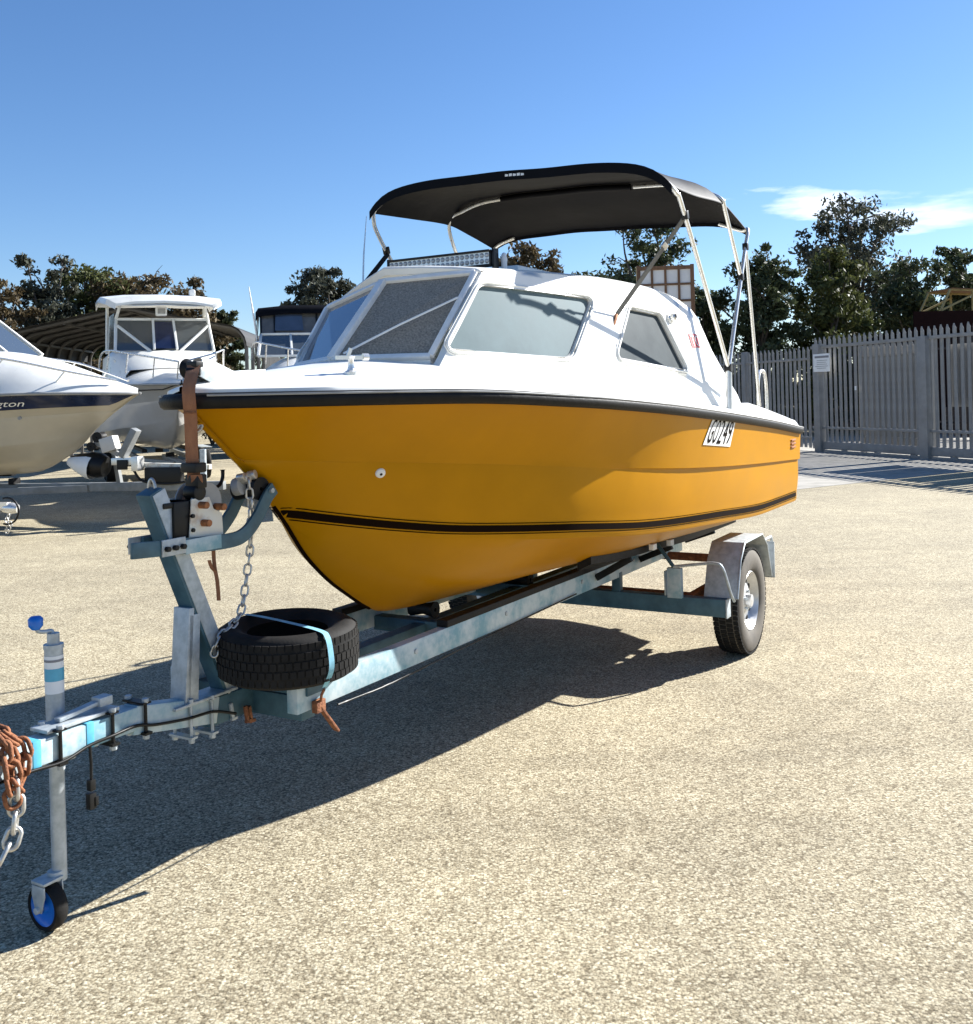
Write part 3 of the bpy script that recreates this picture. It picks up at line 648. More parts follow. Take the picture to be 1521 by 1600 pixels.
# ================================================================== the trailer under it
trailer = thing('boat_trailer', 'worn blue galvanised boat trailer carrying the yellow boat', 'trailer', ORG, TH)
def part(name, mtl, par, *ops, bevel=.004, smooth=0):
    m = lb()
    for op in ops: getattr(m, op[0])(*op[1:])
    return m.build(name, mtl, par, bevel=bevel, smooth=smooth)
draw = part('drawbar', M['galvblue'], trailer, ('bar', (-.72, 0, .609), (.27, 0, .604), .075, .077))
part('drawbar_neck', M['galvblue'], trailer, ('bar', (.265, 0, .598), (.64, 0, .527), .066, .095))
part('drawbar_tail', M['bluesteel'], trailer, ('bar', (.60, 0, .522), (1.35, 0, .520), .060, .10))
for u in (-.107, .083): part('paint_band', M['bluepaint'], draw, ('box', (u, 0, .607), (.028, .079, .081)), bevel=.002)
def ubolt(u, zt, zb, w, par, r=.006, mtl='black'):
    m = lb(); m.tube([(u, w, zb), (u, w, zt), (u, -w, zt), (u, -w, zb)], r, 8); m.box((u, 0, zb + .008), (.03, 2 * w + .03, .008)); m.box((u, 0, zt + .004), (.034, 2 * w + .02, .006))
    o = m.build('u_bolt', M[mtl], par, smooth=40)
    for s in (1, -1): part('nut', M['galv'], o, ('cyl', (u, s * w, zb - .004), (0, 0, 1), .012, .014, 6), bevel=.001); part('nut', M['galv'], o, ('cyl', (u, s * w, zt + .012), (0, 0, 1), .012, .014, 6), bevel=.001)
ubolt(-.03, .655, .548, .044, draw); ubolt(.165, .652, .546, .044, draw); ubolt(.30, .646, .54, .042, draw)
ubolt(.50, .588, .462, .042, draw, mtl='galv'); ubolt(.60, .575, .45, .042, draw, mtl='galv')
part('clamp_plate', M['galv'], draw, ('box', (.07, -.012, .658), (.27, .085, .012)), bevel=.003)
part('clamp_lever', M['galv'], draw, ('bar', (.0, -.012, .672), (.16, -.005, .690), .03, .014), ('box', (.165, -.005, .690), (.05, .045, .03)), bevel=.004)
part('base_plate', M['galv'], trailer, ('box', (.575, 0, .588), (.30, .10, .010)), bevel=.002)
# rails, cross members
rails = []
for s in (1, -1): rails.append(part('rail', M['galvblue'], trailer, ('bar', (.74, s * .30, .570), (4.95, s * .30, .545), .05, .105)))
for u, w, z, h in ((.86, .545, .508, .09), (2.05, .56, .53, .07), (3.05, .56, .53, .07), (4.9, .62, .515, .07)): part('cross_member', M['bluesteel'], trailer, ('box', (u, 0, z), (.075, w, h)))
part('axle_member', M['bluesteel'], trailer, ('box', (3.78, 0, .360), (.07, 2.0, .105)))
for s in (1, -1):
    part('member_cap', M['galv'], trailer, ('box', (3.78, s * 1.003, .360), (.078, .008, .113)), bevel=.002)
    part('hanger', M['bluesteel'], trailer, ('bar', (3.78, s * .30, .40), (3.78, s * .30, .53), .055, .05, (1, 0, 0)))
    part('hanger', M['galvblue'], trailer, ('prism', [(3.75, s * .62, .41), (3.93, s * .62, .41), (3.82, s * .62, .56), (3.75, s * .62, .56)], (0, s * .012, 0)), bevel=.002)
    part('spring', M['rust'], trailer, *[('bar', (3.80 + .08 * k, s * .74, .40 - .010 * k), (4.62 - .08 * k, s * .74, .40 - .010 * k), .05, .008) for k in range(4)], bevel=.001)
part('axle', M['rust'], trailer, ('cyl', (4.2, 0, .325), (0, 1, 0), .025, 1.76, 14), bevel=0, smooth=40)
part('rear_light_bar', M['rust'], trailer, ('box', (4.66, 0, .50), (.05, 1.7, .05)))
# bunks and keel rollers
def bottom_z(u, n):
    p = section(u)[:10]; return float(np.interp(n, [q[0] for q in p], [q[1] for q in p]))
for s in (1, -1):
    m = lb(); rows = []
    for u in np.linspace(2.75, 5.42, 18):
        z1, z2 = bottom_z(u, .51), bottom_z(u, .59); rows.append([(u, s * .51, z1 - .042), (u, s * .51, z1 - .002), (u, s * .59, z2 - .002), (u, s * .59, z2 - .042), (u, s * .51, z1 - .042)])
    m.grid(rows); m.add(rows[0][:4], [(0, 1, 2, 3)]); m.add(rows[-1][:4], [(0, 1, 2, 3)]); bk = m.build('bunk', M['rubber'], trailer, smooth=30)
    for u in (3.4, 4.1, 5.0):
        part('bunk_bracket', M['black'], bk, ('bar', (u, s * .33, .56), (u, s * .55, bottom_z(u, .55) - .05), .04, .03, (1, 0, 0)), bevel=.003)
    for u in (3.55, 3.85): part('bunk_pad', M['paper'], bk, ('box', (u, s * .63, bottom_z(u, .63) - .022), (.055, .03, .035)), bevel=.003)
part('gap_shade_beam', M['bluesteel'], trailer, ('bar', (1.40, 0, .500), (4.86, 0, .500), .07, .11))  # added dark beam, fills the gap below the hull as shade
for s in (1, -1): part('gap_shade_strip', M['rubber'], trailer, ('bar', (1.75, s * .30, .588 + .045), (4.9, s * .30, .577 + .037), .06, .032), bevel=.004)  # added black strips standing in for the shadow between hull and rails
for u in (2.05, 3.05):
    z = z_st(u); m = lb(); m.lathe([(.01, -.07), (.04, -.07), (.026, 0), (.04, .07), (.01, .07)], (u, 0, z - .028), (0, 1, 0), 18, closed=True); m.build('keel_roller', M['rubber'], trailer, smooth=40)
# wheels and guards
def tyre_prof(r, w, rim):
    h = w / 2
    return [(rim, -h * .78), (rim + .012, -h * .92), ((r + rim) / 2, -h * 1.06), (r - .022, -h * .96), (r - .006, -h * .80), (r, -h * .5), (r, 0), (r, h * .5), (r - .006, h * .80), (r - .022, h * .96), ((r + rim) / 2, h * 1.06), (rim + .012, h * .92), (rim, h * .78)]
for s in (1, -1):
    c = (4.2, s * .955, .3275)
    wh = lb(); wh.lathe(tyre_prof(.3275, .165, .185), c, (0, s, 0), 48); tyre = wh.build('wheel', M['tyreworn'], trailer, smooth=40)
    m = lb()
    for k in range(64):
        a = 2 * math.pi * k / 64
        for j, (o1, w1) in enumerate(((-.062, .034), (-.02, .036), (.022, .036), (.062, .032))):
            a2 = a + (.05 if j % 2 else 0); d_ = Vector((math.cos(a2), 0, math.sin(a2))); t_ = Vector((-math.sin(a2), 0, math.cos(a2)))
            cc = Vector(c) + d_ * (.3275 - (.004 if abs(o1) > .05 else 0)) + Vector((0, o1, 0)); m.box(cc, (.010, w1, .024), Matrix((d_, Vector((0, 1, 0)), t_)).transposed())
    tag(m.build('tread', M['tyre'], tyre), kind='stuff')
    m = lb(); m.lathe([(.187, -.06), (.187, .062), (.180, .070), (.172, .062), (.160, .030), (.150, .018), (.095, .034), (.070, .045), (.040, .045), (.038, .075), (.0001, .080)], c, (0, s, 0), 40); rim = m.build('rim', M['rim'], tyre, smooth=40)
    for k in range(10):
        a = 2 * math.pi * k / 10; m = lb(); m.cyl((c[0] + .122 * math.cos(a), c[1] + s * .028, c[2] + .122 * math.sin(a)), (0, 1, 0), .016, .008, 12); m.build('rim_slot', M['black'], rim)
    for k in range(5):
        a = 2 * math.pi * k / 5 + .3; m = lb(); m.cyl((c[0] + .056 * math.cos(a), c[1] + s * .05, c[2] + .056 * math.sin(a)), (0, 1, 0), .009, .018, 6); m.build('wheel_nut', M['galv'], rim)
    prof = [(3.80, .415), (3.885, .63), (3.985, .722), (4.39, .722), (4.50, .64), (4.60, .42)]
    m = lb(); i0, i1 = s * .85, s * 1.052
    ou = [[(u, i0, z), (u, i1, z)] for u, z in prof]; inn = [[(4.2 + (u - 4.2) * .985, i0, z - .006), (4.2 + (u - 4.2) * .985, i1, z - .006)] for u, z in prof]
    m.grid(ou); m.grid(inn)
    for k in (0, 1): m.grid([[r_[k] for r_ in ou], [r_[k] for r_ in inn]])
    m.grid([ou[0], inn[0]]); m.grid([ou[-1], inn[-1]])
    mg = m.build('mudguard', M['galv'], trailer, bevel=.002)
    m = lb(); m.tube([(u, i1 + s * .002, z - .002) for u, z in prof], .007, 8); m.build('mudguard_edge', M['galv'], mg, smooth=50)
    m = lb(); m.tube(smooth_path([(3.70, s * .70, .60), (3.70, s * .86, .625), (3.70, s * .95, .635), (3.70, s * 1.0, .61), (3.745, s * 1.03, .46), (3.80, s * 1.035, .40)], 5), .009, 8); m.build('guard_stay', M['galv'], mg, smooth=50)
    m = lb(); m.tube([(3.70, s * .70, .60), (3.72, s * .60, .72), (3.74, s * .56, .74)], .012, 8); m.build('guard_stay', M['bluesteel'], mg, smooth=50)
    m = lb(); m.box((3.72, s * .70, .50), (.035, .09, .18)); m.build('guard_bracket', M['galvblue'], mg, bevel=.003)
    m = lb(); m.tube(smooth_path([(4.52, s * 1.03, .66), (4.60, s * 1.04, .665), (4.68, s * 1.04, .64), (4.69, s * 1.04, .40)], 5), .010, 8); m.build('light_bracket', M['galv'], mg, smooth=50)
    part('tail_light', M['black'], mg, ('box', (4.67, s * .99, .48), (.05, .10, .13)), bevel=.008)
    part('light_plate', M['galv'], mg, ('box', (4.63, s * 1.0, .52), (.008, .14, .24)), bevel=.002)
# winch post
post = part('winch_post', M['bluesteel'], trailer, ('bar', (.705, 0, .585), (.375, 0, 1.355), .072, .062, (1, 0, .4)), bevel=.004)
part('post_lit_face', M['galv'], post, ('bar', (.716, .0370, .585), (.386, .0370, 1.352), .003, .058, (1, 0, .4)), bevel=.0005)  # pale sheet over the near face, its sunlight put into the colour
part('post_strut', M['galv'], trailer, ('bar', (.490, 0, .588), (.520, 0, .925), .078, .024, (1, 0, 0)), ('bar', (.515, .037, .588), (.535, .037, .90), .004, .05, (1, 0, 0)), bevel=.002)
m = lb(); m.tube([(.40, -.012 - .018 * math.cos(t), 1.35 + .045 * math.sin(t)) for t in np.linspace(0, math.pi, 12)], .006, 8); m.build('lifting_eye', M['chain'], post, smooth=60)
for s in (1, -1):
    pth = smooth_path([(.235 if s > 0 else .40, s * .072, 1.172 if s > 0 else 1.162), (.45, s * .072, 1.158), (.66, s * .072, 1.146), (.755, s * .072, 1.158), (.83, s * .072, 1.215), (.885, s * .072, 1.285), (.925, s * .072, 1.318)], 6)
    m = lb(); rows = []
    for i, p in enumerate(pth):
        t = (pth[min(i + 1, len(pth) - 1)] - pth[max(i - 1, 0)]).normalized(); q = Vector((-t.z, 0, t.x)); o_ = Vector((0, s * .007, 0))
        rows.append([p + q * .027 - o_, p + q * .027 + o_, p - q * .027 + o_, p - q * .027 - o_, p + q * .027 - o_])
    m.grid(rows); m.add(rows[0][:4], [(0, 1, 2, 3)]); m.add(rows[-1][:4], [(0, 1, 2, 3)])
    arm = m.build('bow_arm', M['bluesteel'], trailer, bevel=.003)
    part('arm_plate', M['galv'], arm, ('box', (.405, s * .083, 1.163), (.105, .006, .058)), bevel=.002)
    for du in (-.035, .0, .035): part('bolt', M['black'], arm, ('cyl', (.405 + du, s * .092, 1.160), (0, 1, 0), .010, .018, 6), bevel=.001)
    part('arm_paint', M['galvblue'], arm, ('box', (.545, s * .0805, 1.1525), (.17, .003, .050)), bevel=.0005)
m = lb(); m.lathe([(.008, -.06), (.046, -.06), (.034, 0), (.046, .06), (.008, .06)], (.868, 0, 1.318), (0, 1, 0), 22, closed=True); rol = m.build('bow_roller', M['rubber'], trailer, smooth=40)
part('roller_pin', M['galv'], rol, ('cyl', (.90, 0, 1.31), (0, 1, 0), .010, .18, 10), bevel=0, smooth=40)
# winch
wf = None
for s in (1, -1):
    m = lb(); m.prism([(.50, s * .052, 1.17), (.665, s * .052, 1.165), (.66, s * .052, 1.25), (.62, s * .052, 1.27), (.60, s * .052, 1.315), (.515, s * .052, 1.315)], (0, s * .006, 0)); o = m.build('winch_frame', M['cream'], trailer, bevel=.002)
    wf = wf or o
part('winch_mount', M['black'], wf, ('box', (.49, 0, 1.245), (.10, .10, .13)), ('bar', (.40, 0, 1.30), (.52, 0, 1.30), .09, .02), bevel=.006)
m = lb(); m.lathe([(.0001, -.045), (.072, -.045), (.072, -.038), (.030, -.036), (.030, .036), (.072, .038), (.072, .045), (.0001, .045)], (.60, 0, 1.295), (0, 1, 0), 28); m.build('winch_drum', M['grey'], wf, smooth=40)
m = lb(); m.lathe([(.045, -.032), (.052, -.03), (.052, .03), (.045, .032)], (.60, 0, 1.295), (0, 1, 0), 20); m.build('wound_strap', M['webbing'], wf, smooth=40)
for u, z in ((.555, 1.290), (.565, 1.225), (.64, 1.275)): part('winch_shaft', M['copper'], wf, ('cyl', (u, .065, z), (0, 1, 0), .013, .055, 12), bevel=.002)
for u, z in ((.515, 1.255), (.515, 1.205)): part('bolt', M['black'], wf, ('cyl', (u, .06, z), (0, 1, 0), .008, .012, 6), bevel=.001)
m = lb(); m.tube(smooth_path([(.64, .0, 1.335), (.70, -.02, 1.335), (.74, -.03, 1.345), (.755, -.03, 1.37), (.757, -.03, 1.40)], 5), [.007] * 20 + [.011], 8); m.build('winch_handle', M['black'], wf, smooth=50)
for k, (u, n, z, r) in enumerate(((.775, .03, 1.335, .034), (.80, .045, 1.365, .022), (.83, .05, 1.375, .018), (.77, .05, 1.372, .014))):
    part('shackle', M['grey' if k == 0 else 'chain'], rol, ('cyl', (u, n, z), (.3, 1, .2), r, .03, 14), bevel=.003)
# tie-down strap over the stem head with ratchet
m = lb(); sp = [(.545, .055, 1.792), (.515, .075, 1.755), (.487, .088, 1.705), (.487, .090, 1.655), (.505, .075, 1.60), (.535, .045, 1.46), (.552, .035, 1.375)]
rows = [[(u - .0115, n - .020, z), (u + .0115, n + .020, z)] for u, n, z in [tuple(p) for p in smooth_path(sp, 4)]]
m.grid(rows); m.grid([[(a[0] - .002, a[1] + .001, a[2]) for a in r_] for r_ in rows]); strap = m.build('tie_down_strap', M['webbing'], trailer, smooth=50)
part('strap_stitching', M['rust'], strap, ('bar', (.478, .066, 1.622), (.502, .108, 1.622), .006, .004), bevel=0)
part('ratchet', M['black'], strap, ('box', (.545, .04, 1.425), (.055, .075, .035)), ('box', (.56, .035, 1.375), (.045, .065, .05)), ('cyl', (.555, .03, 1.335), (0, 1, 0), .030, .06, 14), bevel=.006)
m = lb(); m.grid([[(u - .0105, n - .018, z), (u + .0105, n + .018, z)] for u, n, z in [tuple(p) for p in smooth_path([(.535, .062, 1.40), (.545, .055, 1.375), (.565, .02, 1.34)], 4)]]); m.build('strap_tail', M['webbing'], strap, smooth=50)
m = lb(); m.tube([(.585, .03, 1.34), (.595, .02, 1.35)], .01, 6); 
m = lb(); m.grid([[(p.x - .004, p.y - .006, p.z), (p.x + .004, p.y + .006, p.z)] for p in smooth_path([(.625, .045, 1.12), (.628, .045, 1.06), (.635, .05, 1.0), (.640, .05, .93)], 4)]); m.build('strap_end', M['webbing'], strap, smooth=50)
m = lb(); m.grid([[(p.x - .004, p.y - .005, p.z), (p.x + .004, p.y + .005, p.z)] for p in smooth_path([(.632, .047, 1.035), (.612, .047, 1.055), (.598, .05, 1.085)], 4)]); m.build('strap_end', M['webbing'], strap, smooth=50)
part('stem_shackle', M['black'], strap, ('box', (.555, .05, 1.795), (.035, .05, .022)), ('cyl', (.54, .058, 1.768), (.6, .8, 0), .016, .05, 12), bevel=.006)
# chains
def link_mesh(L_, W_, r):
    pts = []
    for t in np.linspace(0, 2 * math.pi, 16, endpoint=False):
        x = math.cos(t) * W_ / 2; y = math.sin(t) * W_ / 2 + (L_ - W_) / 2 * (1 if math.sin(t) >= 0 else -1); pts.append((y, x, 0))
    return MB().tube(pts, r, 7, closed=True).mesh('chain_link', smooth=60)
def chain(path, pitch, me, par, name='chain_link'):
    P = [Vector((p[0], -p[1], p[2])) for p in path]; P = smooth_path(P, 12); acc = 0; last = P[0]; cen = [P[0]]
    for p in P[1:]:
        acc += (p - last).length; last = p
        if acc >= pitch: cen.append(p.copy()); acc = 0
    for i, p in enumerate(cen):
        t = (cen[min(i + 1, len(cen) - 1)] - cen[max(i - 1, 0)]).normalized()
        o = link(name, me, par); q = t.to_track_quat('X', 'Z'); rot = q.to_matrix() @ Matrix.Rotation(R(90) * (i % 2) + R(30), 3, 'X')
        o.matrix_local = Matrix.Translation(p) @ rot.to_4x4()
lm1 = link_mesh(.042, .026, .0042); lm1.materials.append(M['chain'])
chain([(.80, .06, 1.345), (.805, .06, 1.25), (.805, .055, 1.11), (.785, .05, .99), (.758, .05, .885), (.732, .05, .845), (.70, .055, .83), (.655, .06, .812), (.62, .055, .78), (.612, .05, .74)], .031, lm1, trailer)
lm2 = link_mesh(.062, .040, .0068); lm2.materials.append(M['rust']); lm3 = link_mesh(.062, .040, .0068); lm3.materials.append(M['chain'])
chain([(-.185, .055, .60), (-.19, .062, .66), (-.20, .03, .685), (-.21, -.02, .68), (-.225, .02, .69), (-.22, .065, .665), (-.215, .075, .61), (-.20, .075, .55), (-.185, .065, .545), (-.17, .068, .60), (-.175, .065, .66), (-.19, .02, .692), (-.205, -.03, .69)], .044, lm2, trailer)
chain([(-.235, .07, .66), (-.24, .085, .60), (-.225, .085, .53), (-.215, .08, .52)], .044, lm2, trailer)
chain([(-.205, .078, .545), (-.208, .078, .48), (-.218, .075, .41), (-.24, .07, .37), (-.28, .07, .35)], .045, lm3, trailer)
# jockey wheel
JN = -.08
jt = part('jockey_tube', M['galv'], trailer, ('cyl', (.045, JN, .72), (0, 0, 1), .0285, .33, 24), bevel=0, smooth=40)
part('jockey_collar', M['galv'], jt, ('cyl', (.045, JN, .888), (0, 0, 1), .031, .014, 24), ('cyl', (.045, JN, .905), (0, 0, 1), .019, .05, 18), bevel=0, smooth=40)
part('jockey_label', M['paper'], jt, ('lathe', [(.0292, -.06), (.0292, .06)], (.045, JN, .80), (0, 0, 1), 24), bevel=0, smooth=40)
part('label_print', M['bluepaint'], jt, ('lathe', [(.0297, -.02), (.0297, .02)], (.045, JN, .80), (0, 0, 1), 24), bevel=0, smooth=40)
part('label_print', M['ink'], jt, ('lathe', [(.0297, -.004), (.0297, .004)], (.045, JN, .845), (0, 0, 1), 24), bevel=0, smooth=40)
part('jockey_shaft', M['galv'], jt, ('cyl', (.045, JN, .36), (0, 0, 1), .0235, .44, 24), bevel=0, smooth=40)
part('jockey_clamp', M['galv'], jt, ('box', (.045, -.062, .605), (.09, .05, .08)), ('box', (.03, -.02, .553), (.05, .05, .03)), bevel=.006)
m = lb(); m.tube(smooth_path([(.045, JN, .925), (.042, JN - .005, .937), (.02, JN - .01, .938), (.0, JN - .015, .945), (-.005, JN - .015, .965)], 5), .0065, 8); hd = m.build('crank', M['galv'], jt, smooth=50)
m = lb(); m.lathe([(.0001, -.022), (.012, -.022), (.022, -.010), (.023, .012), (.015, .020), (.0001, .021)], (-.006, JN - .015, .972), (0, 0, 1), 18); m.build('crank_knob', M['blueplastic'], hd, smooth=50)
WJ = Vector((.0, JN, .0755))
wj = part('jockey_wheel', M['tyre'], jt, ('lathe', [(.058, -.020), (.070, -.022), (.0755, -.012), (.0755, .012), (.070, .022), (.048, .020)], WJ, (1, 0, 0), 32), bevel=0, smooth=40)
part('wheel_disc', M['blueplastic'], wj, ('lathe', [(.0001, -.024), (.016, -.024), (.020, -.012), (.053, -.013), (.060, -.019), (.060, .018), (.0001, .014)], WJ, (1, 0, 0), 28), bevel=0, smooth=40)
for s in (1, -1):
    m = lb(); x = s * .030
    m.prism([(x, JN - .03, .15), (x, JN + .03, .15), (x, JN + .032, .12), (x, JN + .014, .066), (x, JN - .014, .066), (x, JN - .032, .12)], (s * .005, 0, 0)); m.build('jockey_fork', M['galv'], wj, bevel=.002)
part('jockey_fork', M['galv'], wj, ('box', (.0, JN, .158), (.072, .065, .010)), ('cyl', (.03, JN, .16), (0, 0, 1), .025, .03, 18), bevel=.003)
part('wheel_axle', M['galv'], wj, ('cyl', tuple(WJ), (1, 0, 0), .011, .09, 12), bevel=.002)
# wiring
m = lb(); m.tube(smooth_path([(-.40, .045, .57), (-.15, .043, .566), (-.03, .052, .562), (.07, .045, .578), (.16, .052, .585), (.26, .045, .585), (.34, .045, .565), (.48, .05, .545), (.60, .05, .535), (.70, .06, .50)], 6), .0055, 7); m.build('wiring', M['black'], trailer, smooth=60)
m = lb(); m.tube([(.075, .045, .575), (.074, .05, .52), (.072, .05, .44)], .005, 7); wp = m.build('wiring', M['black'], trailer, smooth=60)
part('plug', M['black'], wp, ('box', (.072, .05, .455), (.02, .02, .035)), ('box', (.070, .05, .405), (.024, .022, .05)), ('box', (.082, .056, .402), (.012, .016, .03)), bevel=.002)
m = lb(); m.tube(smooth_path([(.95, .34, .50), (1.3, .34, .49), (1.8, .335, .50), (2.4, .335, .51), (3.1, .335, .52)], 6), .004, 6); m.build('wiring', M['black'], trailer, smooth=60)
for u in (1.5, 2.3, 3.2, 4.0): part('rail_bolt', M['galv'], rails[0], ('cyl', (u, .327, .57), (0, 1, 0), .012, .008, 8), bevel=.001)
for k, (u, n, z) in enumerate(((.70, .035, .475), (.76, .05, .45), (.79, .04, .44))): part('hook', M['rust' if k else 'galv'], trailer, ('bar', (u, n, z + .06), (u + .01, n, z), .012, .014), ('box', (u + .015, n, z), (.03, .014, .012)), bevel=.003)

# ------------------------------------------------------------------ spare tyre lying across the drawbar
sc0 = Vector((.855, .185, 0)); wpos = ORG + Matrix.Rotation(TH, 3, 'Z') @ Vector((sc0.x, -sc0.y, .632))
spare = thing('spare_tyre', 'black spare tyre lying flat on the trailer frame behind the winch post', 'tyre', wpos, TH)
spare.rotation_euler = (R(1.2), R(-1.0), TH)
SW = .185; c = (0, 0, SW / 2)
m = MB(); pr = tyre_prof(.262, SW, .165); m.lathe(pr + [(.150, SW * .36), (.235, SW * .25), (.240, 0), (.235, -SW * .25), (.150, -SW * .36)], c, (0, 0, 1), 72, closed=True); ty = m.build('carcass', M['tyre'], spare, smooth=40)
m = MB()
for j, z in enumerate((-.062, -.032, 0, .032, .062)):
    nB = 60
    for k in range(nB):
        a = 2 * math.pi * (k + (.5 if j % 2 else 0)) / nB; d_ = Vector((math.cos(a), math.sin(a), 0)); t_ = Vector((-math.sin(a), math.cos(a), 0))
        m.box(Vector(c) + d_ * (.2615 - (.005 if abs(z) > .05 else 0)) + Vector((0, 0, z)), (.010, .0215, .0255), Matrix((d_, t_, Vector((0, 0, 1)))).transposed())
tag(m.build('tread', M['tyre'], spare, bevel=0), kind='stuff')
m = MB(); m.lathe([(.208, SW / 2 - .001), (.211, SW / 2 + .0022), (.214, SW / 2 + .0005)], c, (0, 0, 1), 60); m.build('sidewall_ring', M['tyre'], ty, smooth=40)
pa = [(.02, .235, .188), (-.01, .12, .1975), (-.035, -.05, .1975), (-.06, -.205, .194), (-.0715, -.250, .178), (-.0775, -.2695, .12), (-.0775, -.2695, .06), (-.062, -.225, -.01)]
m = MB(); rows = []; pt = smooth_path([Vector(p) for p in pa], 5)
for i, p in enumerate(pt):
    q = Vector((.96, -.27, 0)) * .0115; rows.append([p - q, p + q])
m.grid(rows); o = m.build('strap', M['blueweb'], spare, smooth=50)
m = MB(); q = Vector((-.02, -.160, -.10)); m.box(q, (.05, .026, .045)); m.bar(q + Vector((.0, 0, .0)), q + Vector((.09, -.01, -.12)), .028, .010); m.tube([q + Vector((0, -.01, .02)), q + Vector((-.02, -.03, .05)), q + Vector((-.04, -.06, .08))], .006, 6); m.build('strap_clamp', M['rust'], o, bevel=.004)
m = MB(); m.box((-.02, .03, -.03), (.10, .36, .056)); m.build('carrier', M['bluesteel'], trailer).matrix_local = Matrix.Translation((.855, -.185, .632))

# ================================================================== other boats in the yard
def scaled_boat(name, label, bow, heading, L_, hb, zk, zb, lift, hull_mat, deck_mat, crown, group=None):
    """bow = place of the stem head on plan; heading = where the bow points"""
    hx, hy = Vector(heading).normalized(); rz = math.atan2(-hy, -hx)
    t = thing(name, label, 'boat', (bow[0], bow[1], 0), rz, group)
    k = L_ / 4.89
    def tr(u, n, z):
        f = (u - .53) / 4.89; zz = zk + (z - .60) / 1.09 * (zb - zk); zz += lift * f * max(0, (z - .6) / 1.09)
        return ((u - .53) * k, n * hb / 1.1, zz)
    us = US[::2] + [UT]
    S_ = [[tr(u, p[0], p[1]) for p in section(u)] for u in us]; D_ = [[(x, -y, z) for x, y, z in r_] for r_ in S_]
    m = MB(); m.grid(S_); m.grid(D_); m.grid([[S_[i][0], D_[i][0]] for i in range(len(us))]); m.add(S_[0] + D_[0][::-1], [tuple(range(2 * len(S_[0])))]); m.add(S_[-1] + D_[-1][::-1], [tuple(range(2 * len(S_[0])))])
    h = m.build('hull', hull_mat, t, smooth=30)
    cf = pchip([c[0] for c in crown], [c[1] for c in crown])
    m = MB(); rows = []
    for r_ in S_:
        x, y, z = r_[-1]; zc = max(cf(x), z + .02)
        rows.append([(x, y * q, z + (zc - z) * (1 - abs(q)**2.4)) for q in np.linspace(-1, 1, 17)])
    m.grid(rows); dk = m.build('deck', deck_mat, t, smooth=50)
    m = MB()
    for sg in (1, -1): m.tube([(r_[-1][0], sg * (r_[-1][1] + .01), r_[-1][2]) for r_ in S_], .022, 8)
    m.build('rub_rail', M['grey'], t, smooth=60)
    return t, h, dk, S_, tr, cf
def support(t, S_, zk, L_, tongue, label):
    """a simple trailer below a boat: drawbar, rails, axle, wheels"""
    tt = thing('boat_trailer', label, 'trailer', t.location, t.rotation_euler.z)
    m = MB(); m.bar((-tongue, 0, zk - .14), (L_ * .45, 0, zk - .14), .10, .12); m.build('drawbar', M['greysteel'], tt, bevel=.006)
    for s in (1, -1):
        m = MB(); m.bar((L_ * .12, s * .05, zk - .16), (L_ * .35, s * .5, zk - .16), .06, .10); m.bar((L_ * .35, s * .5, zk - .16), (L_ * .95, s * .5, zk - .16), .06, .10); m.build('rail', M['greysteel'], tt, bevel=.005)
        m = MB(); m.bar((L_ * .35, s * .45, zk + .03), (L_ * .95, s * .45, zk + .01), .10, .06); m.build('bunk', M['rubber'], tt, bevel=.005)
        for q in (.62, .74):
            m = MB(); m.lathe(tyre_prof(.32, .19, .19), (L_ * q, s * 1.0, .32), (0, s, 0), 32); w = m.build('wheel', M['tyre'], tt, smooth=40)
            m = MB(); m.lathe([(.19, .05), (.15, .02), (.06, .05), (.0001, .06)], (L_ * q, s * 1.0, .32), (0, s, 0), 24); m.build('rim', M['rim'], w, smooth=40)
        m = MB(); m.box((L_ * .68, s * 1.0, .70), (1.5, .24, .02)); m.build('mudguard', M['galv'], tt, bevel=.01)
    m = MB(); m.box((L_ * .68, 0, .36), (.08, 1.9, .08)); m.box((L_ * .68, 0, .46), (.08, .9, .14)); m.build('axle', M['greysteel'], tt, bevel=.005)
    m = MB(); m.box((L_ * .30, 0, zk - .045), (.09, .16, .09)); m.box((L_ * .6, 0, zk - .045), (.09, .16, .09)); m.build('keel_block', M['rubber'], tt, bevel=.01)
    return tt
# boat A: ivory hull with a navy band
HA = (.985, -.17)
pA = at_depth(217, 611, 14.0)
bA, hA, dA, SA, trA, cfA = scaled_boat('bow_rider_boat', 'ivory boat with broad navy band below its white deck', (pA.x, pA.y), HA, 6.6, 1.22, .66, 1.865, .22, M['beige'], M['white'], [(0, 1.90), (.5, 2.06), (1.0, 2.24), (1.5, 2.40), (2.2, 2.50), (4, 2.45), (6.6, 2.1)])
for sg in (1, -1):
    m = MB(); rows = []
    for r_ in SA: rows.append([(x - (.004 if i == 0 else 0), sg * (y + .004), z) for i, (x, y, z) in enumerate(r_[-7:])])
    m.grid(rows); bandA = m.build('navy_band', M['navy'], hA, smooth=40)
    if sg > 0:
        m = MB(); 
for sg in (1, -1):
    pth = [(.25, sg * .16, 2.02), (.8, sg * .52, 2.16), (1.5, sg * .85, 2.34), (2.3, sg * 1.03, 2.44), (3.0, sg * 1.08, 2.40), (3.3, sg * 1.09, 2.1)]
    m = MB(); m.tube(smooth_path(pth, 6), .016, 8); rl = m.build('bow_rail', M['steel'], bA, smooth=60)
    for i in (1, 2, 3):
        p = pth[i]; m = MB(); m.tube([p, (p[0] + .22, p[1] + sg * .03, p[2] - .26)], .012, 6); m.build('stanchion', M['steel'], rl, smooth=60)
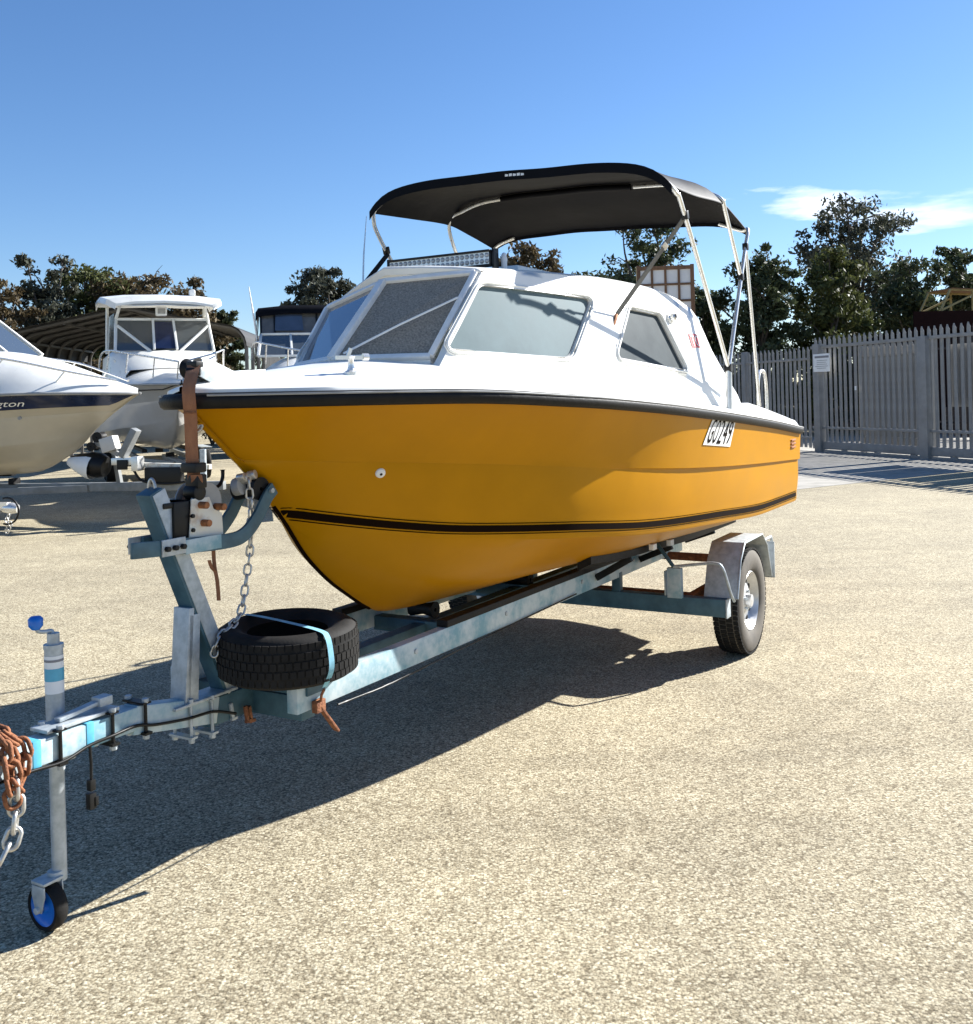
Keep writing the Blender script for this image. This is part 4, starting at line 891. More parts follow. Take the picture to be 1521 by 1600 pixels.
m = MB(); q = [(2.05, -.85, 2.47), (2.05, .85, 2.47), (2.75, .80, 3.02), (2.75, -.80, 3.02)]; m.prism(q, (.02, 0, .01)); ws = m.build('windscreen', M['clear'], bA)
m = MB()
for a, b in ((0, 3), (1, 2), (3, 2)): m.bar(q[a], q[b], .05, .05)
m.bar((2.05, 0, 2.48), (2.75, 0, 3.02), .04, .04); m.build('windscreen_frame', M['white'], ws, bevel=.008)
m = MB(); m.cyl(trA(1.55, b_sheer(1.55) * .80, 1.36), (0, 1, -.2), .025, .03, 10); m.build('skin_fitting', M['grey'], hA)
V, Fc = text_mesh("ngton", .26, .55)
Ainv = bA.matrix_basis.inverted(); 
side = 1
bpy.context.view_layer.update()
# the side of boat A that faces the camera
yy = (bA.matrix_world.inverted() @ Vector((0, 0, 1)))[1]; side = 1 if yy > 0 else -1
def hullA_y(x, z):
    k = np.interp(x, [r_[-1][0] for r_ in SA], range(len(SA))); i = int(k); j = min(i + 1, len(SA) - 1); f = k - i
    def yz(r_): return float(np.interp(z, np.maximum.accumulate([p[2] for p in r_[10:]]), [p[1] for p in r_[10:]]))
    return yz(SA[i]) * (1 - f) + yz(SA[j]) * f
m = MB(); xs = [v[0] for v in V]; w = max(xs) - min(xs); x0, x1 = 1.29, 1.74
for_v = []
for v in V:
    x = x1 - (x1 - x0) * (v[0] - min(xs)) / w; z = 1.69 + v[1] * .46; for_v.append((x, side * (hullA_y(x, z) + .012), z))
m.add(for_v, Fc); m.build('script_lettering', M['paper'], hA)
tA = support(bA, SA, .66, 6.6, 1.25, 'grey trailer under the ivory and navy boat')
# winch stand clutter on that trailer
ws_ = lambda *p: p
m = MB(); m.bar((.32, 0, .54), (.42, 0, 1.12), .08, .06, (1, 0, 0)); wpo = m.build('winch_post', M['greysteel'], tA, bevel=.005)
for x, z, r in ((.56, 1.23, .075), (.66, 1.10, .065)):
    m = MB(); m.lathe([(.01, -.07), (r, -.07), (r * .7, 0), (r, .07), (.01, .07)], (x, side * .10, z), (0, 1, 0), 18, closed=True); m.build('bow_roller', M['rubber'], wpo, smooth=40)
m = MB(); m.bar((.62, side * .1, 1.16), (.26, side * .12, .98), .05, .07); m.build('roller_arm', M['grey'], wpo, bevel=.008)
m = MB(); m.box((.38, side * .14, 1.13), (.22, .16, .20), Matrix.Rotation(.25, 3, 'Y')); m.build('winch_box', M['hullgrey'], wpo, bevel=.012)
m = MB(); m.bar((.19, side * .15, .95), (-.03, side * .15, 1.33), .10, .15, (0, 1, 0)); bx = m.build('guide_post', M['greysteel'], wpo, bevel=.012)
m = MB(); m.bar((.15, side * .21, 1.03), (.0, side * .21, 1.29), .006, .07, (1, 0, 1)); m.build('guide_pad', M['paper'], bx, bevel=.002)
m = MB(); m.lathe([(.0001, -.32), (.05, -.30), (.11, -.18), (.17, .0), (.18, .14), (.14, .24), (.0001, .26)], (.68, side * .14, .86), (-1, 0, -.22), 18); cov = m.build('wrapped_winch', M['black'], wpo, smooth=50)
m = MB(); m.lathe([(.0001, -.335), (.055, -.31), (.116, -.18), (.176, .0), (.182, .08)], (.70, side * .165, .83), (-1, 0, -.22), 14); m.build('white_wrap', M['paper'], cov, smooth=50)
m = MB(); m.box((.13, side * .12, .885), (.42, .16, .10)); m.box((-.03, side * .14, .85), (.10, .18, .20)); m.build('winch_frame', M['alu'], wpo, bevel=.01)
m = MB(); m.box((.16, side * .215, .84), (.16, .02, .14)); m.build('winch_cover', M['black'], wpo, bevel=.01)
m = MB(); m.bar((.0, 0, .82), (-1.05, 0, .78), .08, .07); m.build('upper_tube', M['cream'], tA, bevel=.006)
m = MB(); m.box((-.38, side * .05, .68), (.55, .12, .22)); m.build('tool_box', M['black'], tA, bevel=.02)
m = MB(); m.cyl((-.98, side * .08, .82), (0, 0, 1), .045, .42, 14); jk = m.build('jockey_tube', M['galv'], tA, smooth=40)
m = MB(); m.lathe([(.0001, -.03), (.09, -.03), (.10, 0), (.09, .03), (.0001, .03)], (-.98, side * .08, .10), (0, 1, 0), 20); m.build('jockey_wheel', M['tyre'], jk, smooth=40)
m = MB(); m.cyl((-.98, side * .08, .40), (0, 0, 1), .03, .60, 12); m.build('jockey_shaft', M['galv'], jk, smooth=40)
m = MB(); m.tube(smooth_path([(.05, side * .1, .75), (-.1, side * .12, .60), (-.5, side * .1, .56), (-.9, side * .1, .62)], 5), .018, 7); m.build('wiring', M['black'], tA, smooth=60)
# boat B: tall hardtop cruiser
HB = (.40, -.92); pB = at_depth(284, 600, 17.6)
bB, hB, dB, SB, trB, cfB = scaled_boat('hardtop_cruiser', 'white hardtop cruiser with tube framed wheelhouse standing by the carport', (pB.x, pB.y), HB, 7.6, 1.32, .72, 2.06, .25, M['hullgrey'], M['white'], [(0, 2.1), (.8, 2.2), (1.6, 2.32), (2.6, 2.42), (5, 2.4), (7.6, 2.3)])
for sg in (1, -1):
    m = MB(); m.tube([(r_[-4][0], sg * (r_[-4][1] + .004), r_[-4][2]) for r_ in SB], .014, 6); m.build('trim_line', M['black'], hB, smooth=60)
m = MB(); rows = []
for x, zt, hw in ((2.0, 2.35, .80), (2.55, 2.72, .98), (3.2, 2.80, 1.05), (5.0, 2.80, 1.08)): rows.append([(x, -hw * 1.04, 2.1), (x, -hw, zt - .1), (x, -hw * .9, zt), (x, 0, zt + .04), (x, hw * .9, zt), (x, hw, zt - .1), (x, hw * 1.04, 2.1)])
m.grid(rows); m.add(rows[-1], [tuple(range(7))]); cabB = m.build('cabin', M['white'], bB, smooth=40)
sq = [(2.62, -.92, 2.76), (2.62, .92, 2.76), (3.05, .88, 3.42), (3.05, -.88, 3.42)]
m = MB(); m.prism(sq, (.015, 0, .01)); scB = m.build('windscreen', M['clear'], bB)
for sg in (1, -1):
    m = MB(); m.prism([(2.70, sg * .95, 2.76), (4.3, sg * 1.02, 2.80), (4.3, sg * .98, 3.55), (3.10, sg * .92, 3.55)], (0, sg * .012, 0)); cs_ = m.build('side_curtain', M['cream'] if sg * 1 < 0 else M['clears'], bB)
    for a, b in (((2.62, sg * .95, 2.74), (3.05, sg * .90, 3.42)), ((3.05, sg * .9, 3.42), (2.80, sg * .80, 3.78)), ((4.3, sg * 1.03, 2.78), (4.3, sg * 1.0, 3.78)), ((2.50, sg * .98, 2.55), (2.90, sg * .05, 2.85)), ((3.05, sg * .9, 3.42), (3.05, 0, 3.42)), ((2.95, sg * .88, 3.28), (2.6, sg * .28, 2.74))):
        m = MB(); m.tube([a, b], .032, 8); m.build('frame_tube', M['white'], bB, smooth=60)
m = MB(); m.prism([(2.57, -.20, 2.80), (2.57, .20, 2.80), (2.95, .17, 3.36), (2.95, -.17, 3.36)], (-.01, 0, 0)); m.build('screen_panel', M['navy'], scB)
for s in (.22, -.22):
    m = MB(); m.bar((2.55, s, 2.78), (2.98, s * .9, 3.42), .05, .04); m.build('screen_post', M['white'], scB, bevel=.006)
m = MB(); ht = []
for x, z, w in ((2.45, 3.70, .95), (2.55, 3.80, 1.12), (3.2, 3.90, 1.22), (4.2, 3.93, 1.24), (4.9, 3.88, 1.20)): ht.append([(x, -w, z - .10), (x, -w * .97, z - .02), (x, -w * .6, z + .03), (x, 0, z + .05), (x, w * .6, z + .03), (x, w * .97, z - .02), (x, w, z - .10)])
m.grid(ht); m.grid([[(p[0], p[1], p[2] - .09 + (.06 if abs(p[1]) > .9 else 0)) for p in r_] for r_ in ht]); m.grid([ht[0], [(p[0], p[1], p[2] - .05) for p in ht[0]]]); m.build('hardtop', M['white'], bB, smooth=35)
m = MB(); m.box((2.98, .03, 3.58), (.14, .22, .19)); m.build('spotlight', M['paper'], bB, bevel=.03)
m = MB(); m.box((2.905, .03, 3.58), (.02, .15, .11)); m.build('spotlight_lens', M['grey'], bB, bevel=.01)
m = MB(); m.box((3.2, -.62 * side, 3.99), (.16, .12, .14)); m.build('roof_lamp', M['paper'], bB, bevel=.03)
for sg in (1, -1):
    pth = [(-.05, sg * .05, 2.42), (.5, sg * .40, 2.52), (1.3, sg * .80, 2.64), (2.2, sg * 1.08, 2.74), (3.0, sg * 1.2, 2.70), (3.3, sg * 1.24, 2.4)]
    m = MB(); m.tube(smooth_path(pth, 6), .018, 8); rl = m.build('bow_rail', M['steel'], bB, smooth=60)
    for i in (0, 1, 2, 3):
        p = pth[i]; m = MB(); m.tube([p, (p[0] + .2, p[1] * 1.03 + .01, p[2] - .36)], .013, 6); m.build('stanchion', M['steel'], rl, smooth=60)
support(bB, SB, .72, 7.6, 1.3, 'grey trailer under the white hardtop cruiser')
# boat C: soft-top
HC = (.22, -.97); pC = at_depth(500, 582, 15.2)
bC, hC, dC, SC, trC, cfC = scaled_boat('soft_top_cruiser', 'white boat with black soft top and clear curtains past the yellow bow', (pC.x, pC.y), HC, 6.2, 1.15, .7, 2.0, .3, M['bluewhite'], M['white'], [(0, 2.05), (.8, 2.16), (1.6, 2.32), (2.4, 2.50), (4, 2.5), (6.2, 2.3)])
q = [(2.05, -.92, 2.45), (2.05, .92, 2.45), (2.55, .86, 2.86), (2.55, -.86, 2.86)]; m = MB(); m.prism(q, (.02, 0, .01)); wC = m.build('windscreen', M['clear'], bC)
m = MB()
for a, b in ((0, 1), (1, 2), (2, 3), (3, 0)): m.bar(q[a], q[b], .05, .04)
for s in (.35, -.35): m.bar((2.05, s, 2.46), (2.55, s, 2.86), .04, .04)
m.build('windscreen_frame', M['white'], wC, bevel=.006)
m = MB(); q2 = [(2.55, -.86, 2.86), (2.55, .86, 2.86), (2.75, .86, 3.30), (2.75, -.86, 3.30)]; m.prism(q2, (.01, 0, 0)); cc = m.build('front_curtain', M['clears'], bC)
m = MB(); m.prism([(2.56, .12, 2.92), (2.56, .62, 2.92), (2.70, .60, 3.22), (2.70, .14, 3.22)], (-.012, 0, 0)); m.build('curtain_window', M['blueglass'], cc)
for s in (1, -1):
    m = MB(); m.prism([(2.1, s * .95, 2.45), (4.6, s * 1.0, 2.45), (4.6, s * .92, 3.30), (2.75, s * .87, 3.30)], (0, s * .01, 0)); m.build('side_curtain', M['clears'], bC)
m = MB(); rt = []
for x, z in ((2.66, 3.28), (2.75, 3.36), (3.6, 3.42), (4.7, 3.36)): rt.append([(x, -.95, z - .10), (x, -.90, z - .02), (x, -.4, z + .03), (x, .4, z + .03), (x, .90, z - .02), (x, .95, z - .10)])
m.grid(rt); m.grid([rt[0], [(p[0] - .02, p[1], p[2] - .08) for p in rt[0]]]); m.build('soft_top', M['canvas'], bC, smooth=40)
for s in (-.86, -.12, .62, .86):
    m = MB(); m.bar((2.54, s, 2.86), (2.74, s, 3.30), .035, .03); m.build('curtain_zip', M['black'], cc)
for s in (1, -1):
    pth = [(.0, s * .08, 2.40), (.6, s * .45, 2.50), (1.4, s * .78, 2.62), (2.2, s * .98, 2.68), (2.6, s * 1.04, 2.42)]
    m = MB(); m.tube(smooth_path(pth, 6), .016, 8); rl = m.build('bow_rail', M['steel'], bC, smooth=60)
    for i in (0, 1, 2):
        p = pth[i]; m = MB(); m.tube([p, (p[0] + .15, p[1] * 1.03, p[2] - .32)], .012, 6); m.build('stanchion', M['steel'], rl, smooth=60)
bpy.context.view_layer.update()
ai = bC.matrix_world.inverted(); a0, a1 = ai @ at_depth(406, 552, 17.6), ai @ at_depth(389, 448, 17.6)
m = MB(); m.tube([a0, a0.lerp(a1, .55), a1], [.022, .018, .008], 8); m.build('antenna', M['paper'], bC, smooth=60)
support(bC, SC, .70, 6.2, 1.0, 'grey trailer under the white soft top boat')
# coupling of a further trailer that reaches into the yard
pD = at_depth(16, 778, 12.0)
tD = thing('trailer_tongue', 'chromed trailer coupling with black cable loop beside the ivory hull', 'trailer', (pD.x, pD.y, 0), math.pi)
m = MB(); m.bar((.10, 0, .45), (2.6, 0, .50), .08, .08); m.build('drawbar', M['greysteel'], tD, bevel=.006)
m = MB(); m.lathe([(.0001, -.10), (.05, -.09), (.07, -.02), (.06, .06), (.045, .12)], (.0, 0, .46), (1, 0, .1), 16); m.box((.12, 0, .50), (.20, .11, .06)); m.build('coupling', M['steel'], tD, smooth=40)
m = MB(); m.tube([(.02 - .14 * math.cos(t), .05, .43 + .16 * math.sin(t)) for t in np.linspace(-1.9, 1.9, 20)], .012, 7); m.build('cable_loop', M['black'], tD, smooth=60)
m = MB(); m.cyl((.25, .10, .56), (0, 0, 1), .03, .34, 12); m.lathe([(.0001, -.02), (.07, -.02), (.07, .02), (.0001, .02)], (.25, .10, .07), (0, 1, 0), 16); m.cyl((.25, .10, .25), (0, 0, 1), .022, .34, 10); m.build('jockey_wheel', M['galv'], tD, smooth=40)
for k in range(6):
    o = link('chain_link', lm3, tD); o.location = (.04 + .02 * (k % 3), -.06, .40 - .045 * k); o.rotation_euler = (k * 1.3, 1.2, k)

# ================================================================== carport
cL, cR = at_depth(10, 560, 27.0), at_depth(386, 560, 27.0)
cp_ = thing('carport', 'dark arched steel carport with curved eaves behind the white cruisers', 'carport', ((cL.x + cR.x) / 2, 27.0, 0), R(4))
hw = (cR.x - cL.x) / 2
def arch(off=0.):
    P = [(-hw + off, 0.), (-hw + off, 3.2)]
    for t in np.linspace(0, 1, 7): a = math.pi - t * R(75); P.append((-hw + off + .55 + (.55) * math.cos(a), 3.2 + .60 * math.sin(a) - off * .5))
    P.append((0, 4.38 - off)); Q = [(-x, z) for x, z in P[:-1][::-1]]; return P + Q
A1 = arch()
m = MB(); dp = 7.0
P1 = [p for p in A1 if p[1] > 3.0]
rows = []
for i in range(len(P1) - 1):
    n_ = max(1, int(abs(P1[i + 1][0] - P1[i][0]) / .12))
    for k in range(n_):
        f = k / n_; rows.append([(P1[i][0] + (P1[i + 1][0] - P1[i][0]) * f, y, P1[i][1] + (P1[i + 1][1] - P1[i][1]) * f + .014 * ((len(rows)) % 2)) for y in (-.25, dp)])
m.grid(rows); m.build('roof_sheet', M['shed'], cp_, smooth=0)
for j in range(8):
    m = MB(); A2 = arch(.05); m.tube([(x, j * 1.0, z) for x, z in A2], .055, 6); m.build('portal_frame', M['shedrib'], cp_, smooth=50)
for x in (-hw * .95, -hw * .5, 0, hw * .5, hw * .95):
    z = np.interp(x, [p[0] for p in A1[1:-1]], [p[1] for p in A1[1:-1]]); m = MB(); m.bar((x, 0, z - .09), (x, dp, z - .09), .05, .06); m.build('purlin', M['shedrib'], cp_)
m = MB(); m.bar((hw - .02, 3.0, 1.6), (hw - .02, dp, 1.6), .02, 3.1); m.build('side_sheet', M['shed'], cp_)

# ================================================================== palisade fence and gate
Q0 = Vector((10.13, 21.32, 0)); fd = Vector((-.316, .949, 0)).normalized(); rzf = math.atan2(fd.y, fd.x)
def pale_mesh(h, w, z0, th=.018, name='pale'):
    m = MB(); P = [(-w / 2, 0, z0), (w / 2, 0, z0), (w / 2, 0, h - .10), (w * .30, 0, h - .055), (w * .12, 0, h), (-w * .12, 0, h), (-w * .30, 0, h - .055), (-w / 2, 0, h - .10)]
    n_ = len(P); V = []
    for y, f in ((0, 0), (th, 1)): V += [(x, y + (.012 if abs(x) < w * .4 else 0), z) for x, _, z in P]
    m.add(V, [tuple(range(n_))[::-1], tuple(range(n_, 2 * n_))] + [(i, (i + 1) % n_, (i + 1) % n_ + n_, i + n_) for i in range(n_)]); return m.mesh(name)
def fence(name, label, cat, q0, t0, t1, h, pitch, w, z0, mtl, rails_, posts, side_off=0., group=None, jit=.004):
    t = thing(name, label, cat, q0 + fd * t0, rzf, group)
    me = pale_mesh(h, w, z0); me.materials.append(mtl); k = 0; x = pitch / 2
    while x < t1 - t0:
        o = link('pale', me, t); o.location = (x, 0, random.uniform(-.008, .008)); o.rotation_euler = (0, random.uniform(-.004, .004), 0); x += pitch
    for z, hh in rails_:
        m = MB(); m.box(((t1 - t0) / 2, .045, z), (t1 - t0, .05, hh)); m.build('rail', mtl, t, bevel=.004)
    for px_, s, ph in posts:
        m = MB(); m.box((px_ - t0, .045, ph / 2), (s, s * .9, ph)); m.build('post', mtl, t, bevel=.008)
    return t
fence('palisade_fence', 'grey steel palisade fence running off behind the boat stern', 'fence', Q0, 5.0, 21.0, 2.74, .195, .105, .08, M['fence'], [(2.42, .06), (.35, .06)], [(8.0, .13, 2.75), (10.9, .13, 2.75), (13.8, .13, 2.75), (16.7, .13, 2.75), (19.6, .13, 2.75)])
gate = fence('sliding_gate', 'tall grey palisade sliding gate with thick posts and heavy bottom beam', 'gate', Q0, -5.2, 4.92, 2.96, .190, .10, .20, M['fence'], [(2.70, .075), (.62, .06), (.17, .20)], [(4.62, .24, 2.78), (.87, .26, 2.74), (-3.0, .24, 2.74)])
m = MB(); m.bar((.2, .04, .03), (10.0, .04, .03), .06, .05); m.build('track', M['fence'], gate)
for x in np.arange(.5, 9.8, 1.2):
    m = MB(); m.box((x, .04, .075), (.18, .06, .06)); m.build('roller_foot', M['fence'], gate, bevel=.01)
fence('palisade_fence', 'second row of grey pales doubled up close behind the sliding gate', 'fence', Q0 + Vector((.949, .316, 0)) * .30, .95, 3.4, 2.66, .19, .10, .10, M['fence'], [(2.4, .06), (.4, .06)], [(1.0, .12, 2.66), (3.35, .12, 2.66)])
for k in range(5):
    x = 5.2 + .62 - .70 * (k + 1) + .05
    m = MB(); m.box((x, -.10, 1.84), (.64, .02, 1.36)); m.build('infill_panel', M['fence'], gate, bevel=.006)
for z, h in ((1.95, .42), (2.50, .04), (2.42, .06)):
    m = MB(); m.box((6.02, .11, z), (.05, .03, h)); m.build('latch', M['alu'], gate, bevel=.004)
m = MB(); m.box((8.35, .10, 1.62), (.05, .02, .10)); m.build('lock', M['paper'], gate)
# the notice on the gate
q = Q0 + fd * 4.33 + Vector((-.949, -.316, 0)) * .16
nt_ = thing('notice_sign', 'white printed notice fixed on the sliding gate beside its thick post', 'sign', (q.x, q.y, 2.08), rzf)
m = MB(); m.box((0, .02, .21), (.66, .012, .46)); nb = m.build('board', M['paper'], nt_, bevel=.003)
m = MB(); m.box((-.02, .0285, .36), (.56, .003, .055)); m.build('printed_heading', M['ink'], nb)
for k in range(5):
    m = MB(); m.box((random.uniform(-.03, .0), .0285, .27 - .05 * k), (.52 - random.uniform(0, .16), .003, .013)); m.build('printed_line', M['grey'], nb)
# dark fence further back, low block wall
Qb = Q0 + Vector((.949, .316, 0)) * 6.5
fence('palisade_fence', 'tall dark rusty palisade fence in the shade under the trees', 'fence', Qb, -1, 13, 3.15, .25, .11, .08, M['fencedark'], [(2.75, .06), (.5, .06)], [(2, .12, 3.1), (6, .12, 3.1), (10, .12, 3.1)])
Qw = Q0 + Vector((.949, .316, 0)) * 9.0
bw = thing('block_wall', 'low brown block wall behind the fences', 'wall', Qw + fd * -6, rzf)
bm_ = MB().box((0, 0, 0), (.586, .20, .286)).mesh('block', bevel=.008, seg=1); bm_.materials.append(M['brick'])
for r_ in range(3):
    for k in range(50):
        o = link('block', bm_, bw); o.location = (.3 + .6 * k + (.3 if r_ % 2 else 0), random.uniform(-.006, .006), .145 + .295 * r_)
m = MB(); m.box((15.2, .01, .43), (30.2, .16, .85)); m.build('mortar', M['concrete'], bw)

# ================================================================== framed board, roof and timber frame beyond
pb = at_depth(1041, 470, 24.0)
fb = thing('framed_board', 'brown timber frame with white panels standing on posts behind the boat cabin', 'board', (pb.x, 24.0, 0), R(-6))
zt = at_depth(1041, 414, 24.0).z
W_ = 1.28
for i in range(4):
    for j in range(4):
        m = MB(); m.box((-W_ / 2 + W_ * (i + .5) / 4, 0, zt - .07 - .40 * (j + .5)), (W_ / 4 - .05, .02, .36)); m.build('panel', M['panel'], fb)
for i in range(5):
    m = MB(); m.box((-W_ / 2 + W_ * i / 4, -.02, zt - .87), (.055 if i % 4 else .09, .05, 1.74)); m.build('stile', M['timber'], fb, bevel=.004)
for j in range(5):
    m = MB(); m.box((0, -.024, zt - .07 - .40 * j), (W_, .05, .05 if j else .09)); m.build('rail', M['timber'], fb, bevel=.004)
m = MB(); m.box((-W_ / 2 - .03, .22, zt - .87), (.02, .46, 1.74)); m.build('side_board', M['ply'], fb)
m = MB(); m.box((W_ / 2 + .03, .22, zt - .87), (.02, .46, 1.74)); m.build('side_board', M['ply'], fb)
for s in (1, -1):
    m = MB(); m.box((s * .5, .1, (zt - 1.7) / 2), (.10, .10, zt - 1.7)); m.build('post', M['timber'], fb, bevel=.006)
ps = at_depth(1500, 500, 33.0)
sh = thing('shed', 'dark maroon sheet shed roof beyond the fences', 'shed', (ps.x + 2.2, 34.0, 0), R(8))
zr = at_depth(1480, 500, 33.0).z
m = MB(); m.box((0, 2, zr / 2 - .3), (7.0, 4.0, zr - .6)); m.build('wall', M['maroon'], sh)
for k in range(18):
    m = MB(); m.prism([(-3.7 + .42 * k, -.3, zr - .30), (-3.7 + .42 * k + .40, -.3, zr - .30), (-3.7 + .42 * k + .40, 4.3, zr - .50), (-3.7 + .42 * k, 4.3, zr - .50)], (0, 0, .05)); m.build('roof_sheet', M['maroon'], sh)
m = MB(); m.bar((-3.75, -.33, zr + .02), (3.9, -.33, zr + .02), .05, .62); m.build('fascia', M['maroon'], sh)
fr = thing('timber_roof_frame', 'pale bare gable frame standing behind the maroon shed roof', 'roof frame', (at_depth(1505, 470, 40).x, 40.0, 0), R(10))
zf = at_depth(1500, 452, 40.0).z
for y in (0, 1.4):
    for a, b in (((-1.0, y, zf - .85), (-.55, y, zf)), ((-.55, y, zf), (2.2, y, zf - .1)), ((-1.0, y, zf - .85), (.5, y, zf - .2)), ((.45, y, zf - .9), (.45, y, zf - .05)), ((-1.0, y, 0), (-1.0, y, zf - .80)), ((2.0, y, 0), (2.0, y, zf - .1))):
        m = MB(); m.bar(a, b, .07, .07); m.build('rafter', M['ply'], fr)
m = MB(); m.prism([(-.55, -.1, zf + .03), (2.3, -.1, zf - .07), (2.3, 1.6, zf - .07), (-.55, 1.6, zf + .03)], (0, 0, .03)); m.build('roof_sheet', M['timber'], fr)

# ================================================================== trees
def leaves(cen, rad, count, size, r, flat=.72):
    """diamond leaves scattered through ellipsoidal clumps"""
    n = len(cen) * count; C = np.repeat(cen, count, 0); Rr = np.repeat(rad, count)
    d = r.normal(size=(n, 3)); d /= np.linalg.norm(d, axis=1)[:, None]; q = r.random(n)**.45
    d[:, 2] *= flat; P = C + d * (Rr * q)[:, None]
    a = r.normal(size=(n, 3)); a[:, 2] -= .5; a /= np.linalg.norm(a, axis=1)[:, None]; b = np.cross(a, r.normal(size=(n, 3))); b /= np.linalg.norm(b, axis=1)[:, None]
    s = size * (.6 + .8 * r.random(n))[:, None]
    V = np.stack([P - a * s, P + b * s * .42, P + a * s, P - b * s * .42], 1).reshape(-1, 3); return V, n
def leaf_object(name, V, n, mtl, parent):
    me = bpy.data.meshes.new(name); me.vertices.add(4 * n); me.vertices.foreach_set('co', V.astype(np.float32).ravel())
    me.loops.add(4 * n); me.loops.foreach_set('vertex_index', np.arange(4 * n, dtype=np.int32)); me.polygons.add(n)
    me.polygons.foreach_set('loop_start', np.arange(0, 4 * n, 4, dtype=np.int32)); me.update(calc_edges=True); me.validate(); me.materials.append(mtl)
    return link(name, me, parent)
def tree(label, px, top_y, hw_px, Y, mtl, seed, crown_frac=.62, dens=1., cat='tree', name='gum_tree', bare=.0):
    r = np.random.default_rng(seed); base = at_depth(px, 620, Y); Ht = at_depth(px, top_y, Y).z * 1.05; W = hw_px * Y / F * 1.22
    t = thing(name, label, cat, (base.x, Y, 0), r.uniform(0, 6.28))
    m = MB(); tips = []
    zc0 = Ht * (1 - crown_frac); lean = r.normal(size=2) * .03 * Ht
    trunk = [Vector((lean[0] * f * f, lean[1] * f * f, Ht * .62 * f)) for f in np.linspace(0, 1, 7)]
    rt = max(.10, Ht * .022); m.tube(trunk, [rt * (1.25 - .85 * f) for f in np.linspace(0, 1, 7)], 8)
    nl = 15
    for i in range(nl):
        f = .38 + .62 * i / (nl - 1); p0 = trunk[min(6, int(f * 6))]
        az = i * 2.4 + r.uniform(-.5, .5); q_ = i / (nl - 1)
        prof = math.sin(math.pi * min(1, .30 + .62 * q_))**.6
        reach = W * prof * r.uniform(.60, 1.0); zt_ = zc0 + (Ht - zc0) * min(.92, (.16 + .76 * q_) * r.uniform(.9, 1.1))
        e = Vector((math.cos(az) * reach, math.sin(az) * reach, zt_)) + Vector((lean[0], lean[1], 0)); mid = p0.lerp(e, .5) + Vector((0, 0, .05 * Ht)) + Vector(r.normal(size=3) * .02 * Ht)
        br = smooth_path([p0, mid, e], 5); m.tube(br, [rt * (.42 - .36 * k / (len(br) - 1)) for k in range(len(br))], 6)
        for k in range(7):
            g_ = r.uniform(.35, 1.0); b0 = br[int(g_ * (len(br) - 1))]; dr = Vector(r.normal(size=3)); dr.z = dr.z * .6 + .25; dr.normalize()
            e2 = b0 + dr * W * r.uniform(.2, .45); m.tube([b0, b0.lerp(e2, .55) + Vector((0, 0, .02 * Ht)), e2], [rt * .14, rt * .09, rt * .04], 5); tips.append(e2); tips.append(b0.lerp(e2, .55))
        tips.append(e)
    m.build('trunk', M['bark'], t, smooth=60)
    T = np.array([tuple(p) for p in tips]); T = T[T[:, 2] > zc0 * .8]
    T[:, 2] = np.minimum(T[:, 2], Ht - .06 * Ht)
    rad = r.uniform(.10, .27, len(T)) * W
    keep = r.random(len(T)) > bare; T, rad = T[keep], rad[keep]
    V, n = leaves(T, rad, int(58 * dens), max(.075, .0027 * Y), r); leaf_object('crown', V, n, mtl, t)
    return t
TREES = [
 ('tall grey gum tree with bare gaps beyond the carport end', 70, 400, 52, 44, 'leafgrey', 11, .66, .8, .25),
 ('thin gum tree standing out past the ivory boat windscreen', 8, 432, 44, 42, 'leafbrown', 12, .7, .8, .1),
 ('olive brown gum tree above the carport roof, broadest of its row', 150, 422, 76, 46, 'leafolive', 13, .66, 1.1, 0),
 ('rust brown gum tree directly above the hardtop cruiser', 222, 434, 76, 47, 'leafbrown', 14, .66, 1.1, 0),
 ('brown gum tree over the right eave of the carport', 294, 438, 64, 45, 'leafbrown', 15, .66, 1.1, 0),
 ('low green tree between the carport and the whip antenna', 352, 486, 36, 48, 'leafgreen', 16, .75, 1., 0),
 ('lone rounded green tree behind the black soft top', 516, 421, 56, 40, 'leafgrey', 17, .62, 1.1, 0),
 ('tree showing only its top over the cabin roof hatch', 822, 389, 58, 42, 'leafbrown', 18, .6, 1., 0),
 ('dark green tree standing wholly behind the yellow boat cabin', 915, 432, 60, 44, 'leafgreen', 27, .68, 1., 0),
 ('dark tree behind the timber framed white panels', 1030, 347, 66, 36, 'leafgreen', 19, .66, .9, .12),
 ('sparse dark tree between the canopy tubes', 1112, 442, 46, 38, 'leafgreen', 20, .7, .7, .3),
 ('dense dark tree behind the dark rusty fence', 1195, 388, 62, 37, 'leafgreen', 21, .72, 1.1, .05),
 ('olive tinged dense tree in front of the tallest gum', 1292, 393, 66, 38, 'leafolive', 22, .74, 1.1, .05),
 ('tallest gum tree with an open round crown over the gate', 1347, 314, 80, 50, 'leafgrey', 23, .58, .9, .1),
 ('broad dark tree above the gate latch post', 1420, 414, 66, 44, 'leafgreen', 24, .72, 1., .05),
 ('dark tree rising behind the bare gable frame', 1505, 388, 52, 46, 'leafgreen', 25, .74, 1., .05),
]
for lbl, px, ty, hwp, Y, mt, sd_, cf_, dn, br_ in TREES: tree(lbl, px, ty, hwp, Y, M[mt], sd_, cf_, dn, bare=br_)
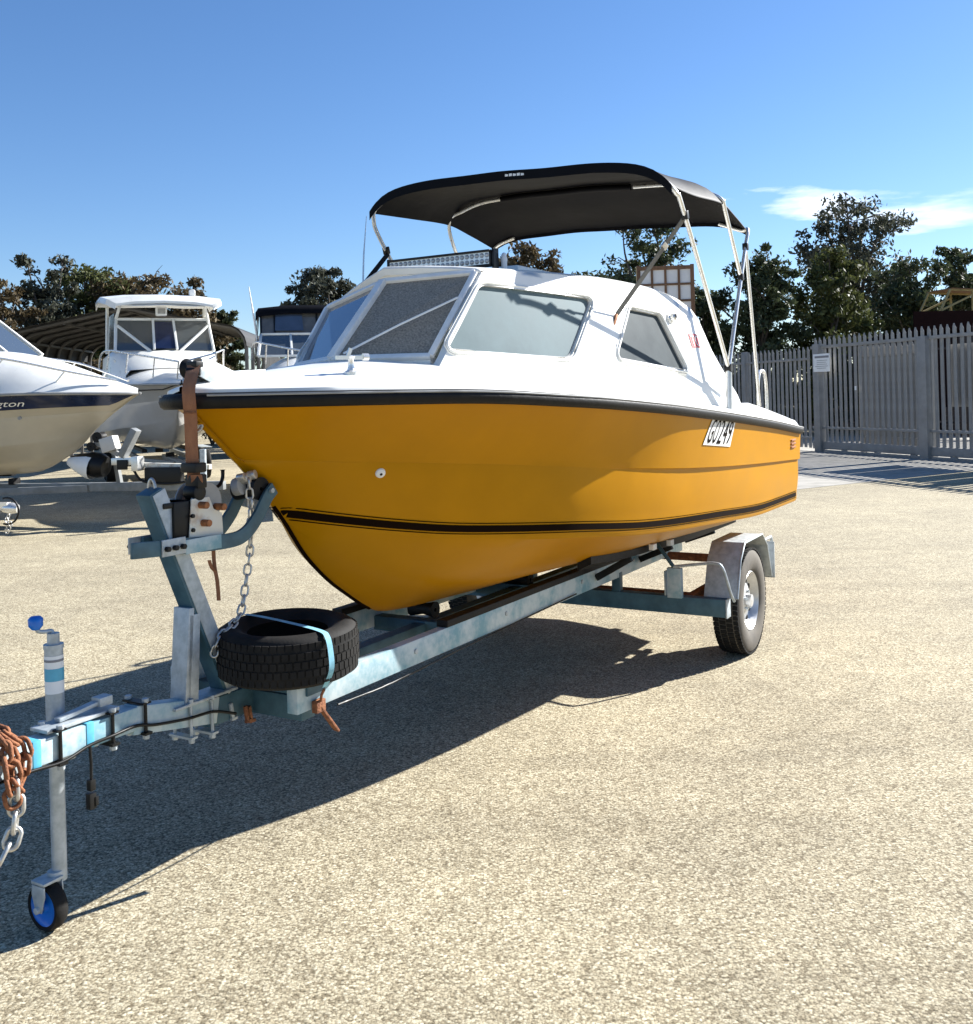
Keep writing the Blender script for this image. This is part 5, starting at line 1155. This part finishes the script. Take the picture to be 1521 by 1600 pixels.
def shrub(label, px, top_y, hw_px, Y, mtl, seed, group=None):
    r = np.random.default_rng(seed); base = at_depth(px, 620, Y); Ht = at_depth(px, top_y, Y).z; W = hw_px * Y / F
    t = thing('shrub', label, 'shrub', (base.x, Y, 0), 0, group); m = MB(); tips = []
    for k in range(7):
        a = r.uniform(0, 6.28); e = Vector((math.cos(a) * W * .7, math.sin(a) * W * .7, Ht * r.uniform(.5, .85))); m.tube([(0, 0, 0), e * .5 + Vector((0, 0, .1)), e], [.05, .035, .012], 6)
    m.build('stems', M['bark'], t, smooth=60)
    n = 80; d = r.normal(size=(n, 3)); d /= np.linalg.norm(d, axis=1)[:, None]; q = r.random(n)**.5
    C = np.stack([d[:, 0] * W * q * .95, d[:, 1] * W * q * .95, Ht * (.46 + .42 * d[:, 2] * q)], 1); C[:, 2] = np.clip(C[:, 2], .3, Ht * .88)
    V, nn = leaves(C, r.uniform(.16, .30, n) * W, 85, max(.07, .0026 * Y), r); leaf_object('foliage', V, nn, mtl, t)
g_ = 'shrubs massed in the shade behind the fences'
for i, (px, ty, hwp, Y) in enumerate(((1075, 545, 60, 37), (1130, 528, 55, 38), (1190, 530, 55, 37), (1250, 528, 55, 37), (1310, 524, 60, 37), (1375, 520, 60, 36), (1440, 522, 60, 36), (1505, 520, 60, 35), (1560, 520, 60, 35))):
    shrub('dark green shrub in the shade between block wall and trees' if i % 3 else 'olive green shrub in the shade between block wall and trees', px, ty, hwp, Y, M['leafgreen' if i % 3 else 'leafolive'], 40 + i, ('dark ' if i % 3 else 'olive ') + g_)
g_ = 'shrubs behind the carport'
for i, (px, ty, hwp, Y) in enumerate(((-20, 545, 70, 40), (60, 540, 70, 41), (150, 545, 70, 40), (240, 545, 70, 41), (330, 548, 70, 40), (420, 540, 70, 41), (510, 525, 70, 42), (600, 540, 70, 42), (690, 535, 70, 43), (780, 530, 70, 43), (870, 535, 70, 42), (960, 535, 70, 42), (1020, 535, 60, 41))):
    shrub('dark green bush in the low row running on from behind the carport' if i % 2 else 'brown leaved bush in the low row running on from behind the carport', px, ty, hwp, Y, M['leafgreen' if i % 2 else 'leafbrown'], 60 + i, ('green ' if i % 2 else 'brown ') + g_)
